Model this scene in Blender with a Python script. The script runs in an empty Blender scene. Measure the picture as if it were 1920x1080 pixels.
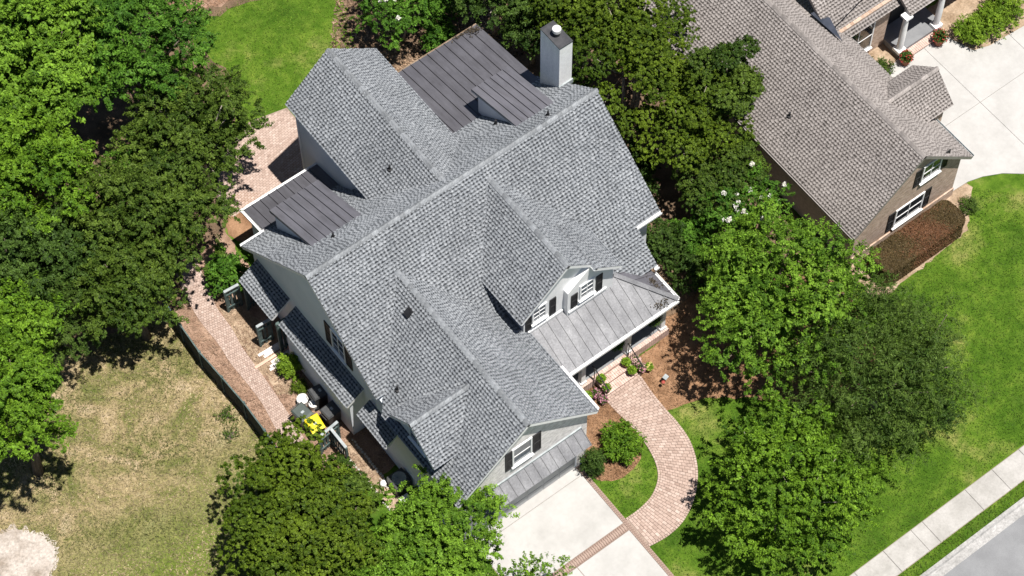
import bpy, bmesh, math, random
import numpy as np
from mathutils import Vector, Matrix
S = bpy.context.scene
COL = S.collection
rad = math.radians

# ------------------------------------------------------------------ camera
CAM = Vector((-21.067, -41.543, 88.357))
PITCH, YAW, ROLL = rad(60.327), rad(36.796), rad(-0.563)
fw = Vector((math.sin(YAW) * math.cos(PITCH), math.cos(YAW) * math.cos(PITCH), -math.sin(PITCH)))
rt = Vector((math.cos(YAW), -math.sin(YAW), 0))
up = rt.cross(fw)
rt2 = rt * math.cos(ROLL) + up * math.sin(ROLL)
up2 = -rt * math.sin(ROLL) + up * math.cos(ROLL)
cd = bpy.data.cameras.new('camera'); cam = bpy.data.objects.new('camera', cd); COL.objects.link(cam)
M = Matrix((rt2, up2, -fw)).transposed().to_4x4(); M.translation = CAM
cam.matrix_world = M
cd.sensor_width = 36.0; cd.lens = 4433.939 / 1920 * 36; cd.clip_start = 1; cd.clip_end = 2000
S.camera = cam

# ------------------------------------------------------------------ light
SUN = Vector((0.075, -0.26, 1.0)).normalized()
w = bpy.data.worlds.new('World'); S.world = w; w.use_nodes = True
nt = w.node_tree; bg = nt.nodes['Background']
sky = nt.nodes.new('ShaderNodeTexSky'); sky.sky_type = 'NISHITA'; sky.sun_disc = False; sky.air_density = 0.75; sky.dust_density = 0.4
sky.sun_elevation = math.asin(SUN.z); sky.sun_rotation = math.atan2(SUN.x, SUN.y)
nt.links.new(sky.outputs[0], bg.inputs[0]); bg.inputs[1].default_value = 0.05
sl = bpy.data.lights.new('sun', 'SUN'); sun = bpy.data.objects.new('sun', sl); COL.objects.link(sun)
sl.energy = 5.0; sl.angle = rad(0.55); sl.color = (1.0, 0.955, 0.89)
sun.rotation_euler = SUN.to_track_quat('Z', 'Y').to_euler(); sun.location = (0, 0, 60)
S.view_settings.view_transform = 'Standard'; S.view_settings.look = 'None'
S.view_settings.exposure = 0.6; S.view_settings.gamma = 1.0
S.render.engine = 'CYCLES'

# ------------------------------------------------------------------ helpers
RNG = np.random.default_rng(7)
random.seed(7)
OFF = {}
def V(*a): return Vector(a)

class N:
    """small node-material builder"""
    def __init__(s, name, rough=0.8, spec=0.3, metal=0.0):
        s.m = bpy.data.materials.new(name); s.m.use_nodes = True
        s.t = s.m.node_tree; s.b = s.t.nodes['Principled BSDF']
        s.b.inputs['Roughness'].default_value = rough
        s.b.inputs['Specular IOR Level'].default_value = spec
        s.b.inputs['Metallic'].default_value = metal
        s.co = s.t.nodes.new('ShaderNodeTexCoord').outputs['Object']
    def node(s, ty, **kw):
        n = s.t.nodes.new(ty)
        for k, v in kw.items(): setattr(n, k, v)
        return n
    def noise(s, scale, detail=4, rough=0.6, stretch=None, dist=0.0):
        n = s.node('ShaderNodeTexNoise'); n.inputs['Scale'].default_value = scale
        n.inputs['Detail'].default_value = detail; n.inputs['Roughness'].default_value = rough
        n.inputs['Distortion'].default_value = dist
        c = s.co
        if stretch:
            mp = s.node('ShaderNodeMapping'); mp.inputs['Scale'].default_value = stretch
            s.t.links.new(c, mp.inputs[0]); c = mp.outputs[0]
        s.t.links.new(c, n.inputs['Vector']); return n.outputs[0]
    def ramp(s, fac, stops):
        r = s.node('ShaderNodeValToRGB'); e = r.color_ramp.elements
        while len(e) < len(stops): e.new(0.5)
        for i, (p, c) in enumerate(stops):
            e[i].position = p; e[i].color = (*c, 1) if len(c) == 3 else c
        s.t.links.new(fac, r.inputs[0]); return r.outputs[0]
    def mix(s, a, b, fac, mode='MIX'):
        n = s.node('ShaderNodeMix', data_type='RGBA', blend_type=mode)
        for sock, v in ((n.inputs[0], fac), (n.inputs[6], a), (n.inputs[7], b)):
            if isinstance(v, (int, float)): sock.default_value = v
            elif isinstance(v, tuple): sock.default_value = (*v, 1)
            else: s.t.links.new(v, sock)
        return n.outputs[2]
    def math(s, op, a, b=0.0, clamp=False):
        n = s.node('ShaderNodeMath', operation=op, use_clamp=clamp)
        for i, v in enumerate((a, b)):
            if isinstance(v, (int, float)): n.inputs[i].default_value = v
            else: s.t.links.new(v, n.inputs[i])
        return n.outputs[0]
    def attr(s, name):
        return s.node('ShaderNodeAttribute', attribute_name=name)
    def color(s, c):
        if isinstance(c, tuple): s.b.inputs['Base Color'].default_value = (*c, 1)
        else: s.t.links.new(c, s.b.inputs['Base Color'])
        return s
    def bump(s, h, strength=0.3, dist=0.02):
        n = s.node('ShaderNodeBump'); n.inputs['Strength'].default_value = strength
        n.inputs['Distance'].default_value = dist
        s.t.links.new(h, n.inputs['Height']); s.t.links.new(n.outputs[0], s.b.inputs['Normal']); return s

def two(name, c1, c2, scale, rough=0.8, spec=0.3, bump=0.0, lo=0.35, hi=0.65, fine=None, metal=0.0, stretch=None, fc=.3):
    n = N(name, rough, spec, metal)
    f = n.noise(scale, 5, 0.6, stretch)
    c = n.ramp(f, [(lo, c1), (hi, c2)])
    if fine:
        g = n.noise(fine, 3, 0.7)
        c = n.mix(c, n.ramp(g, [(0.3, (1 - fc,) * 3), (0.7, (1 + fc * .6,) * 3)]), 1.0, 'MULTIPLY')
    n.color(c)
    if bump: n.bump(n.noise(fine or scale * 6, 4, 0.7), bump)
    return n.m

MAT = {}
def mats():
    # asphalt shingles: per-tab tint (r) and printed band that also paints in course shadows (g = position in the exposure)
    def shingle(name, a, b, c, dark):
        n = N(name, 0.95, 0.12)
        at = n.attr('tint'); sp = n.node('ShaderNodeSeparateColor'); n.t.links.new(at.outputs['Color'], sp.inputs[0])
        base = n.ramp(sp.outputs[0], [(0.0, a), (0.5, b), (1.0, c)])
        band = n.ramp(sp.outputs[1], [(0.45, (0, 0, 0)), (0.62, (1, 1, 1))])
        band = n.math('MULTIPLY', band, sp.outputs[2])
        col = n.mix(base, dark, band)
        g = n.noise(60, 2, 0.7)
        col = n.mix(col, n.ramp(g, [(0.3, (0.85, 0.85, 0.85)), (0.7, (1.13, 1.13, 1.13))]), 1.0, 'MULTIPLY')
        big = n.noise(0.55, 3, 0.6)
        col = n.mix(col, n.ramp(big, [(0.35, (0.9, 0.9, 0.9)), (0.65, (1.08, 1.08, 1.08))]), 1.0, 'MULTIPLY')
        n.color(col); return n.m
    MAT['shingle'] = shingle('grey_asphalt_shingle', (0.108, 0.117, 0.130), (0.205, 0.219, 0.237), (0.300, 0.315, 0.334), (0.026, 0.029, 0.034))
    MAT['shingle_n'] = shingle('taupe_asphalt_shingle', (0.175, 0.157, 0.148), (0.265, 0.24, 0.228), (0.335, 0.306, 0.292), (0.05, 0.044, 0.041))
    MAT['cap'] = two('grey_ridge_cap', (0.20, 0.213, 0.23), (0.32, 0.335, 0.352), 9, 0.95, 0.1, 0, fine=50)
    MAT['cap_n'] = two('taupe_ridge_cap', (0.26, 0.236, 0.222), (0.38, 0.345, 0.328), 9, 0.95, 0.1, 0, fine=50)
    for k in ('cap', 'cap_n'):
        m = MAT[k]; t = m.node_tree; bs = t.nodes['Principled BSDF']; src = bs.inputs['Base Color'].links[0].from_socket
        oi = t.nodes.new('ShaderNodeObjectInfo'); rp = t.nodes.new('ShaderNodeValToRGB'); rp.color_ramp.elements[0].color = (.68, .68, .68, 1); rp.color_ramp.elements[1].color = (1.12, 1.12, 1.12, 1)
        mx = t.nodes.new('ShaderNodeMix'); mx.data_type = 'RGBA'; mx.blend_type = 'MULTIPLY'; mx.inputs[0].default_value = 1
        t.links.new(oi.outputs['Random'], rp.inputs[0]); t.links.new(src, mx.inputs[6]); t.links.new(rp.outputs[0], mx.inputs[7]); t.links.new(mx.outputs[2], bs.inputs['Base Color'])
    MAT['deck'] = two('roof_felt', (0.10, 0.105, 0.11), (0.14, 0.145, 0.15), 3)
    MAT['deck_n'] = two('roof_felt_brown', (0.10, 0.09, 0.085), (0.13, 0.12, 0.11), 3)
    MAT['white'] = two('white_trim_paint', (0.76, 0.765, 0.77), (0.84, 0.84, 0.84), 2.5, 0.5, 0.4)
    MAT['stucco'] = two('pale_grey_stucco', (0.69, 0.725, 0.775), (0.76, 0.79, 0.835), 0.8, 0.9, 0.2, 0.1, fine=30, fc=.08)
    MAT['soffit'] = two('painted_soffit', (0.42, 0.43, 0.44), (0.5, 0.5, 0.5), 2)
    MAT['metal_dark'] = two('charcoal_standing_seam_steel', (0.086, 0.084, 0.095), (0.108, 0.106, 0.119), 0.9, 0.5, 0.4, 0.0, metal=0.15)
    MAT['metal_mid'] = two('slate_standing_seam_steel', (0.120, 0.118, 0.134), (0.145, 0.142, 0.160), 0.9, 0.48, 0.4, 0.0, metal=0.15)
    for k in ('metal_dark', 'metal_mid'):
        m = MAT[k]; t = m.node_tree; bs = t.nodes['Principled BSDF']; src = bs.inputs['Base Color'].links[0].from_socket
        h = N.__new__(N); h.m = m; h.t = t; h.b = bs; h.co = t.nodes.new('ShaderNodeTexCoord').outputs['Object']
        f = h.noise(3.0, 6, 0.75, (1.6, 0.25, 0.25)); g = h.noise(0.7, 3, 0.6)
        c = h.mix(src, h.ramp(f, [(0.32, (0.78, 0.77, 0.76)), (0.5, (1, 1, 1)), (0.75, (1.22, 1.22, 1.24))]), 1.0, 'MULTIPLY')
        h.color(c); h.bump(g, 0.25, 0.05)
    n = N('weathered_galvanised_steel', 0.55, 0.4, 0.2)
    f = n.noise(1.6, 6, 0.7, (1, 0.35, 1)); g = n.noise(14, 4, 0.7)
    c = n.ramp(f, [(0.3, (0.13, 0.132, 0.142)), (0.5, (0.185, 0.187, 0.198)), (0.72, (0.275, 0.277, 0.29))])
    c = n.mix(c, n.ramp(g, [(0.35, (0.78, 0.78, 0.78)), (0.65, (1.12, 1.12, 1.12))]), 1.0, 'MULTIPLY')
    n.color(c); MAT['metal_pale'] = n.m
    MAT['seam'] = two('dark_seam_shade_dirt', (0.02, 0.02, 0.022), (0.03, 0.03, 0.032), 3)  # near-black deck showing in panel gaps, painting seam shadow and dirt
    MAT['metal_blue'] = two('blue_black_flashing', (0.05, 0.06, 0.08), (0.09, 0.10, 0.13), 2, 0.3, 0.5, metal=0.6)
    # bricks on walls (a brick is under 3 px there)
    def brick(name, a, b, mortar, sc=1.0, rot=None):
        n = N(name, 0.9, 0.2)
        br = n.node('ShaderNodeTexBrick'); br.inputs['Scale'].default_value = 1.0
        br.inputs['Brick Width'].default_value = 0.21 * sc; br.inputs['Row Height'].default_value = 0.075 * sc
        br.inputs['Mortar Size'].default_value = 0.008 * sc; br.inputs['Bias'].default_value = 0.0
        br.inputs['Color1'].default_value = (*a, 1); br.inputs['Color2'].default_value = (*b, 1); br.inputs['Mortar'].default_value = (*mortar, 1)
        mp = n.node('ShaderNodeMapping'); mp.inputs['Rotation'].default_value = rot or (rad(-90), 0, 0)
        n.t.links.new(n.co, mp.inputs[0]); n.t.links.new(mp.outputs[0], br.inputs['Vector'])
        f = n.noise(5, 5, 0.7)
        c = n.mix(br.outputs[0], n.ramp(f, [(0.3, (0.72, 0.72, 0.72)), (0.7, (1.2, 1.2, 1.2))]), 1.0, 'MULTIPLY')
        n.color(c).bump(br.outputs[1], -0.4, 0.01); return n.m
    MAT['brick_white'] = brick('whitewashed_brick', (0.64, 0.61, 0.595), (0.82, 0.79, 0.775), (0.76, 0.74, 0.73))
    MAT['brick_tan'] = brick('tan_brick', (0.35, 0.24, 0.175), (0.53, 0.395, 0.31), (0.50, 0.43, 0.375))
    MAT['brick_tan_side'] = brick('tan_brick_side', (0.35, 0.24, 0.175), (0.53, 0.395, 0.31), (0.50, 0.43, 0.375), rot=(rad(-90), 0, rad(90)))
    MAT['gutter_n'] = two('taupe_gutter_enamel', (0.22, 0.20, 0.19), (0.27, 0.25, 0.235), 2, 0.5, 0.4)
    MAT['glass'] = two('dark_window_glass', (0.012, 0.016, 0.02), (0.03, 0.036, 0.045), 1.5, 0.05, 0.8)
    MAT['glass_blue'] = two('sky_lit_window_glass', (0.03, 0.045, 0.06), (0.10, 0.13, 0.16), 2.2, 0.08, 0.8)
    MAT['stain'] = two('rusty_drip_stain', (0.30, 0.235, 0.19), (0.36, 0.30, 0.26), 5, 0.9, 0.1)
    MAT['black'] = two('black_painted_wood', (0.012, 0.012, 0.014), (0.022, 0.022, 0.024), 6, 0.55, 0.3)
    MAT['iron'] = two('black_iron', (0.012, 0.012, 0.013), (0.03, 0.03, 0.03), 8, 0.4, 0.5)
    MAT['door'] = two('grey_garage_door', (0.36, 0.37, 0.375), (0.42, 0.43, 0.435), 1.5, 0.6, 0.3)
    MAT['porch'] = two('grey_painted_floor', (0.16, 0.165, 0.175), (0.21, 0.215, 0.225), 2, 0.6, 0.3)
    MAT['flue'] = two('flue_metal', (0.62, 0.62, 0.62), (0.74, 0.74, 0.74), 5, 0.4, 0.5, metal=0.3)
    MAT['chim'] = two('white_chimney_render', (0.82, 0.82, 0.82), (0.90, 0.90, 0.89), 1.3, 0.85, 0.2, fine=9, fc=.12, stretch=(2.5, 2.5, 0.4))
    MAT['chimcap'] = two('black_chimney_cap', (0.035, 0.036, 0.04), (0.06, 0.06, 0.065), 4, 0.5, 0.4)
    # grounds
    n = N('lawn_grass', 0.95, 0.1)
    f = n.noise(0.33, 6, 0.65); g = n.noise(3.2, 6, 0.75); h = n.noise(26, 3, 0.8)
    c = n.ramp(f, [(0.28, (0.040, 0.088, 0.009)), (0.42, (0.056, 0.116, 0.010)), (0.55, (0.080, 0.148, 0.014)), (0.72, (0.185, 0.202, 0.056))])
    c = n.mix(c, n.ramp(g, [(0.28, (0.6, 0.66, 0.6)), (0.55, (1, 1, 1)), (0.75, (1.3, 1.2, 1.1))]), 1.0, 'MULTIPLY')
    q = n.noise(1.1, 5, 0.7, None, 0.5)
    c = n.mix(c, n.ramp(q, [(0.3, (0.66, 0.74, 0.65)), (0.48, (1, 1, 1)), (0.66, (1.6, 1.3, 1.8))]), 1.0, 'MULTIPLY')
    c = n.mix(c, n.ramp(h, [(0.3, (0.62, 0.62, 0.62)), (0.7, (1.3, 1.3, 1.2))]), 1.0, 'MULTIPLY')
    n.color(c).bump(h, 0.5, 0.03); MAT['grass'] = n.m
    n = N('dry_grass', 0.95, 0.1)
    f = n.noise(0.5, 8, 0.78, None, 0.6); g = n.noise(4.5, 6, 0.75); h = n.noise(24, 3, 0.8)
    c = n.ramp(f, [(0.34, (0.085, 0.115, 0.025)), (0.45, (0.16, 0.16, 0.055)), (0.54, (0.31, 0.245, 0.135)), (0.66, (0.43, 0.34, 0.235))])
    # the lot is greener towards the street
    sep = n.node('ShaderNodeSeparateXYZ'); n.t.links.new(n.co, sep.inputs[0])
    d = n.math('ADD', n.math('MULTIPLY', sep.outputs[1], -0.26), n.math('MULTIPLY', f, 2.2))
    d = n.math('ADD', d, -0.98, True)
    c = n.mix(c, n.ramp(g, [(0.3, (0.086, 0.138, 0.017)), (0.7, (0.163, 0.189, 0.043))]), d)
    c = n.mix(c, n.ramp(g, [(0.28, (0.62, 0.62, 0.6)), (0.55, (1, 1, 1)), (0.75, (1.3, 1.27, 1.25))]), 1.0, 'MULTIPLY')
    c = n.mix(c, n.ramp(h, [(0.3, (0.6, 0.6, 0.6)), (0.7, (1.3, 1.3, 1.3))]), 1.0, 'MULTIPLY')
    n.color(c).bump(h, 0.5, 0.03); MAT['dry'] = n.m
    MAT['litter'] = two('leaf_litter_soil', (0.10, 0.07, 0.045), (0.20, 0.135, 0.09), 1.2, 0.95, 0.1, 0.5, fine=14)
    MAT['straw'] = two('pine_straw_mulch', (0.19, 0.105, 0.058), (0.33, 0.195, 0.115), 1.7, 0.95, 0.1, 0.6, fine=22)
    MAT['straw_red'] = two('reddish_pine_straw', (0.21, 0.13, 0.09), (0.37, 0.25, 0.185), 1.7, 0.95, 0.1, 0.6, fine=18)
    MAT['soil'] = two('bare_sandy_soil', (0.24, 0.17, 0.11), (0.42, 0.32, 0.23), 1.5, 0.95, 0.1, 0.5, fine=10)
    MAT['sand'] = two('white_sand', (0.26, 0.215, 0.175), (0.45, 0.40, 0.355), 1.1, 0.95, 0.1, 0.5, lo=.32, hi=.55, fine=8, fc=.3)
    MAT['concrete'] = two('pale_driveway_concrete', (0.35, 0.341, 0.326), (0.425, 0.415, 0.40), 0.8, 0.9, 0.2, 0.1, lo=.25, hi=.6, fine=5, fc=.05)
    MAT['walk'] = two('sidewalk_concrete', (0.32, 0.308, 0.288), (0.41, 0.395, 0.375), 1.1, 0.9, 0.2, 0.15, fine=11, fc=.12)
    MAT['kerb'] = two('kerb_concrete', (0.29, 0.285, 0.275), (0.42, 0.41, 0.40), 1.6, 0.9, 0.2, 0.2, fine=9)
    MAT['asphalt'] = two('worn_asphalt', (0.195, 0.198, 0.205), (0.24, 0.244, 0.252), 0.8, 0.9, 0.2, 0.4, fine=60, fc=.2)
    MAT['joint'] = two('paver_bedding_sand', (0.24, 0.18, 0.15), (0.32, 0.25, 0.205), 4, 0.95, 0.1)
    n = N('pink_clay_paver', 0.9, 0.15)
    at = n.attr('tint'); sp = n.node('ShaderNodeSeparateColor'); n.t.links.new(at.outputs['Color'], sp.inputs[0])
    c = n.ramp(sp.outputs[0], [(0, (0.27, 0.192, 0.158)), (0.5, (0.39, 0.292, 0.247)), (1, (0.475, 0.375, 0.325))])
    g = n.noise(9, 5, 0.7); c = n.mix(c, n.ramp(g, [(0.3, (0.8, 0.8, 0.8)), (0.7, (1.15, 1.15, 1.15))]), 1.0, 'MULTIPLY')
    n.color(c); MAT['paver'] = n.m
    MAT['brickpink'] = two('pink_step_brick', (0.46, 0.32, 0.27), (0.64, 0.48, 0.42), 3, 0.9, 0.15, fine=14)
    MAT['brickred'] = two('border_brick', (0.24, 0.165, 0.135), (0.36, 0.27, 0.225), 6, 0.9, 0.15, fine=20)
    # foliage: colour per leaf
    n = N('foliage', 0.6, 0.18)
    at = n.attr('tint'); n.color(at.outputs['Color'])
    tr = n.node('ShaderNodeBsdfTranslucent'); mx = n.node('ShaderNodeMixShader'); mx.inputs[0].default_value = 0.24
    br = n.mix(at.outputs['Color'], (1.25, 1.3, 0.6), 1.0, 'MULTIPLY')
    n.t.links.new(br, tr.inputs[0])
    out = n.t.nodes['Material Output']
    n.t.links.new(n.b.outputs[0], mx.inputs[1]); n.t.links.new(tr.outputs[0], mx.inputs[2]); n.t.links.new(mx.outputs[0], out.inputs[0])
    MAT['leaf'] = n.m
    MAT['bark'] = two('grey_brown_bark', (0.09, 0.07, 0.055), (0.20, 0.165, 0.135), 5, 0.95, 0.1, 0.5, fine=16, stretch=(3, 3, 0.5))
    MAT['bark_pale'] = two('pale_smooth_bark', (0.26, 0.22, 0.18), (0.42, 0.37, 0.32), 4, 0.9, 0.1, 0.3, fine=16)
    MAT['fence'] = two('dark_green_painted_wood', (0.055, 0.085, 0.082), (0.10, 0.14, 0.135), 3, 0.75, 0.25, 0.2, fine=20)
    MAT['fencedark'] = two('black_green_board', (0.02, 0.024, 0.024), (0.045, 0.052, 0.05), 3, 0.8, 0.2, 0.2, fine=20)
    MAT['rail'] = two('weathered_grey_rail', (0.25, 0.28, 0.29), (0.40, 0.43, 0.44), 3, 0.8, 0.2)
    MAT['yellow'] = two('yellow_plastic', (0.75, 0.60, 0.01), (0.85, 0.70, 0.02), 3, 0.5, 0.4)
    MAT['bin'] = two('dark_green_plastic', (0.045, 0.06, 0.055), (0.07, 0.085, 0.08), 3, 0.5, 0.4)
    MAT['bingrey'] = two('dark_grey_plastic', (0.035, 0.037, 0.04), (0.06, 0.062, 0.065), 3, 0.5, 0.4)
    MAT['plastic'] = two('white_plastic', (0.70, 0.69, 0.66), (0.8, 0.79, 0.77), 3, 0.5, 0.4)
    MAT['rubber'] = two('black_rubber', (0.012, 0.012, 0.012), (0.02, 0.02, 0.02), 3, 0.8, 0.2)
    MAT['lumber'] = two('whitewashed_lumber', (0.62, 0.56, 0.52), (0.78, 0.73, 0.70), 3, 0.8, 0.2, stretch=(0.5, 5, 5))
    MAT['lumber_red'] = two('pinkish_lumber', (0.58, 0.36, 0.27), (0.72, 0.52, 0.42), 3, 0.8, 0.2, stretch=(0.5, 5, 5))
    MAT['terra'] = two('terracotta', (0.22, 0.09, 0.055), (0.32, 0.15, 0.10), 4, 0.85, 0.2)
    MAT['mauve'] = two('mauve_pot_glaze', (0.20, 0.10, 0.12), (0.30, 0.16, 0.18), 4, 0.5, 0.4)
    MAT['red'] = two('red_enamel', (0.28, 0.05, 0.04), (0.38, 0.08, 0.06), 4, 0.5, 0.4)
    MAT['stone'] = two('pale_edging_stone', (0.40, 0.37, 0.33), (0.58, 0.54, 0.49), 4, 0.9, 0.15, 0.2, fine=14)
mats()

def link(name, me, mat=None, parent=None):
    o = bpy.data.objects.new(name, me); COL.objects.link(o)
    if mat is not None and not me.materials:
        for k in (mat if isinstance(mat, (list, tuple)) else [mat]): me.materials.append(MAT[k])
    if parent is not None: o.parent = parent
    return o
def off_of(parent):
    p = Vector((0, 0, 0))
    while parent is not None:
        p = p + parent.location; parent = parent.parent
    return p
def mesh(name, verts, faces, mat, parent=None, mi=None, smooth=False):
    """verts in world coordinates"""
    o = off_of(parent) if parent is not None else Vector((0, 0, 0))
    me = bpy.data.meshes.new(name)
    me.from_pydata([(v[0] - o.x, v[1] - o.y, v[2] - o.z) for v in verts], [], faces)
    if mi: me.polygons.foreach_set('material_index', mi)
    if smooth: me.polygons.foreach_set('use_smooth', [True] * len(me.polygons))
    me.update()
    return link(name, me, mat, parent)
def thing(name, label, cat, loc, group=None):
    o = bpy.data.objects.new(name, None); COL.objects.link(o); o.location = loc
    o.empty_display_size = 0.2
    return tag(o, label, cat, group)
def tag(o, label, cat, group=None):
    o['label'] = label; o['category'] = cat
    if group: o['group'] = group
    return o
def struct(o): o['kind'] = 'structure'; return o

class B:
    """collects shapes into one mesh"""
    def __init__(s): s.v = []; s.f = []; s.m = []
    def add(s, vs, fs, mi=0):
        k = len(s.v); s.v += [tuple(v) for v in vs]; s.f += [tuple(i + k for i in f) for f in fs]; s.m += [mi] * len(fs); return s
    def box(s, x0, x1, y0, y1, z0, z1, mi=0):
        vs = [(x, y, z) for z in (z0, z1) for y in (y0, y1) for x in (x0, x1)]
        return s.add(vs, [(0, 2, 3, 1), (4, 5, 7, 6), (0, 1, 5, 4), (2, 6, 7, 3), (0, 4, 6, 2), (1, 3, 7, 5)], mi)
    def obox(s, c, ax, ay, az, mi=0):
        c = Vector(c); vs = [c + ax * i + ay * j + az * k for k in (-.5, .5) for j in (-.5, .5) for i in (-.5, .5)]
        return s.add(vs, [(0, 2, 3, 1), (4, 5, 7, 6), (0, 1, 5, 4), (2, 6, 7, 3), (0, 4, 6, 2), (1, 3, 7, 5)], mi)
    def bar(s, a, b, w, h=None, mi=0):
        a = Vector(a); b = Vector(b); d = (b - a); z = Vector((0, 0, 1)) if abs(d.normalized().z) < 0.95 else Vector((0, 1, 0))
        x = d.cross(z).normalized(); y = x.cross(d).normalized()
        return s.obox((a + b) / 2, x * w, d, y * (h or w), mi)
    def prism(s, poly, ext, mi=0, cap=0):
        n = len(poly); P = [Vector(p) for p in poly]; e = Vector(ext)
        k = len(s.v); s.v += [tuple(p) for p in P] + [tuple(p + e) for p in P]
        s.f += [tuple(k + i for i in range(n)), tuple(k + n + i for i in reversed(range(n)))]; s.m += [cap, mi]
        for i in range(n):
            j = (i + 1) % n; s.f.append((k + i, k + n + i, k + n + j, k + j)); s.m.append(mi)
        return s
    def tube(s, pts, rs, seg=8, mi=0, cap=True):
        k0 = len(s.v); P = [Vector(p) for p in pts]
        for i, p in enumerate(P):
            d = (P[min(i + 1, len(P) - 1)] - P[max(i - 1, 0)]).normalized()
            a = d.cross(Vector((0, 0, 1)) if abs(d.z) < 0.9 else Vector((0, 1, 0))).normalized(); b = d.cross(a)
            for q in range(seg):
                t = 2 * math.pi * q / seg; s.v.append(tuple(p + (a * math.cos(t) + b * math.sin(t)) * rs[i]))
        for i in range(len(P) - 1):
            for q in range(seg):
                r = (q + 1) % seg; a = k0 + i * seg
                s.f.append((a + q, a + r, a + seg + r, a + seg + q)); s.m.append(mi)
        if cap:
            s.f.append(tuple(k0 + q for q in reversed(range(seg)))); s.m.append(mi)
            e = k0 + (len(P) - 1) * seg; s.f.append(tuple(e + q for q in range(seg))); s.m.append(mi)
        return s
    def lathe(s, c, prof, seg=14, mi=0):
        return s.tube([(c[0], c[1], c[2] + z) for r, z in prof], [r for r, z in prof], seg, mi)
    def out(s, name, mat, parent=None, smooth=False, fixn=True):
        o = mesh(name, s.v, s.f, mat, parent, s.m, smooth)
        if fixn:
            bm = bmesh.new(); bm.from_mesh(o.data); bmesh.ops.recalc_face_normals(bm, faces=bm.faces); bm.to_mesh(o.data); bm.free()
        return o

def clip2(poly, a, b):
    """keep the part of poly left of the line a->b"""
    out = []; n = len(poly)
    def d(p): return (b[0] - a[0]) * (p[1] - a[1]) - (b[1] - a[1]) * (p[0] - a[0])
    for i in range(n):
        p, q = poly[i], poly[(i + 1) % n]; dp, dq = d(p), d(q)
        if dp >= 0: out.append(p)
        if (dp > 0 > dq) or (dp < 0 < dq):
            t = dp / (dp - dq); out.append((p[0] + (q[0] - p[0]) * t, p[1] + (q[1] - p[1]) * t))
    return out
def clip3(poly, n, d):
    """keep n.p >= d"""
    n = Vector(n); out = []; k = len(poly)
    for i in range(k):
        p, q = Vector(poly[i]), Vector(poly[(i + 1) % k]); a, b = n.dot(p) - d, n.dot(q) - d
        if a >= 0: out.append(p)
        if (a > 0 > b) or (a < 0 < b): out.append(p + (q - p) * (a / (a - b)))
    return out
def frame(poly, sdir):
    P = [Vector(p) for p in poly]; nrm = Vector((0, 0, 0))
    for i in range(len(P)): nrm += (P[i] - P[0]).cross(P[(i + 1) % len(P)] - P[0])
    nrm.normalize()
    if nrm.z < 0: nrm = -nrm; P.reverse()
    s = Vector(sdir).normalized(); t = nrm.cross(s).normalized()
    if t.z < 0: s = -s; t = -t
    o = P[0]
    return P, o, s, t, nrm, [((p - o).dot(s), (p - o).dot(t)) for p in P]
def setattr_color(me, cols):
    a = me.color_attributes.new('tint', 'FLOAT_COLOR', 'CORNER'); a.data.foreach_set('color', np.asarray(cols, dtype=np.float32).ravel())

def shingle_roof(parent, poly, sdir, kind='', expo=0.143, deckt=0.14, trim=None):
    """a roof slope: deck slab with painted edge boards (part) and its shingle courses (sub-part)"""
    trim = trim or ('gutter_n' if kind else 'white')
    P, o, s, t, nrm, Q = frame(poly, sdir)
    b = B(); b.prism([p - nrm * 0.004 for p in P], -nrm * deckt, 1, 0)
    deck = b.out('roof_slope', ['deck' + kind, trim], parent)
    tmin = min(q[1] for q in Q); tmax = max(q[1] for q in Q); smin = min(q[0] for q in Q); smax = max(q[0] for q in Q)
    vs = []; fs = []; cols = []
    off = off_of(parent)
    nrow = int((tmax - tmin) / expo) + 1
    edges = [(Q[i], Q[(i + 1) % len(Q)]) for i in range(len(Q))]
    def inside(p):
        return all((e1[0] - e0[0]) * (p[1] - e0[1]) - (e1[1] - e0[1]) * (p[0] - e0[0]) >= -1e-9 for e0, e1 in edges)
    for r in range(nrow):
        t0 = tmin + r * expo - (0.02 if r == 0 else 0); t1 = tmin + (r + 1) * expo
        x = smin - (.084 if r % 2 else 0) - random.uniform(0, .03); thick = True
        while x < smax:
            wd = random.uniform(.074, .094); x1 = x + wd
            thick = not thick
            jag = random.uniform(-.006, .006)
            if random.random() < .07: thick = not thick
            tb = t0 + (0 if thick else .022) + jag
            pl = [(x, tb), (x1, tb), (x1, t1), (x, t1)]
            if not all(inside(p) for p in pl):
                for e0, e1 in edges:
                    pl = clip2(pl, e0, e1)
                    if len(pl) < 3: break
                if len(pl) < 3: x = x1; continue
            h = (.034 if thick else .016)
            tone = min(1, max(0, random.gauss(.72 if thick else .45, .13)))
            band = min(1, max(0, random.gauss(.52 if thick else .90, .10)))
            k = len(vs); n = len(pl)
            for (a, c) in pl:
                g = (c - t0) / expo; q = o + s * a + t * c + nrm * (.003 + h * max(0, 1 - g)) - off; vs.append(tuple(q))
            for (a, c) in pl: vs.append(tuple(o + s * a + t * c - nrm * .002 - off))
            fs.append(tuple(k + i for i in range(n)))
            cols += [(tone, (c - t0) / expo, band, 1) for (a, c) in pl]
            for i in range(n):
                j = (i + 1) % n
                if pl[i][1] > t1 - .01 and pl[j][1] > t1 - .01: continue
                fs.append((k + i, k + n + i, k + n + j, k + j)); cols += [(tone * .8, .0, 0, 1)] * 4
            x = x1
    me = bpy.data.meshes.new('shingle_courses'); me.from_pydata(vs, [], fs); setattr_color(me, cols)
    sh = link('shingle_courses', me, 'shingle' + kind, deck); sh['kind'] = 'stuff'
    return deck

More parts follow.
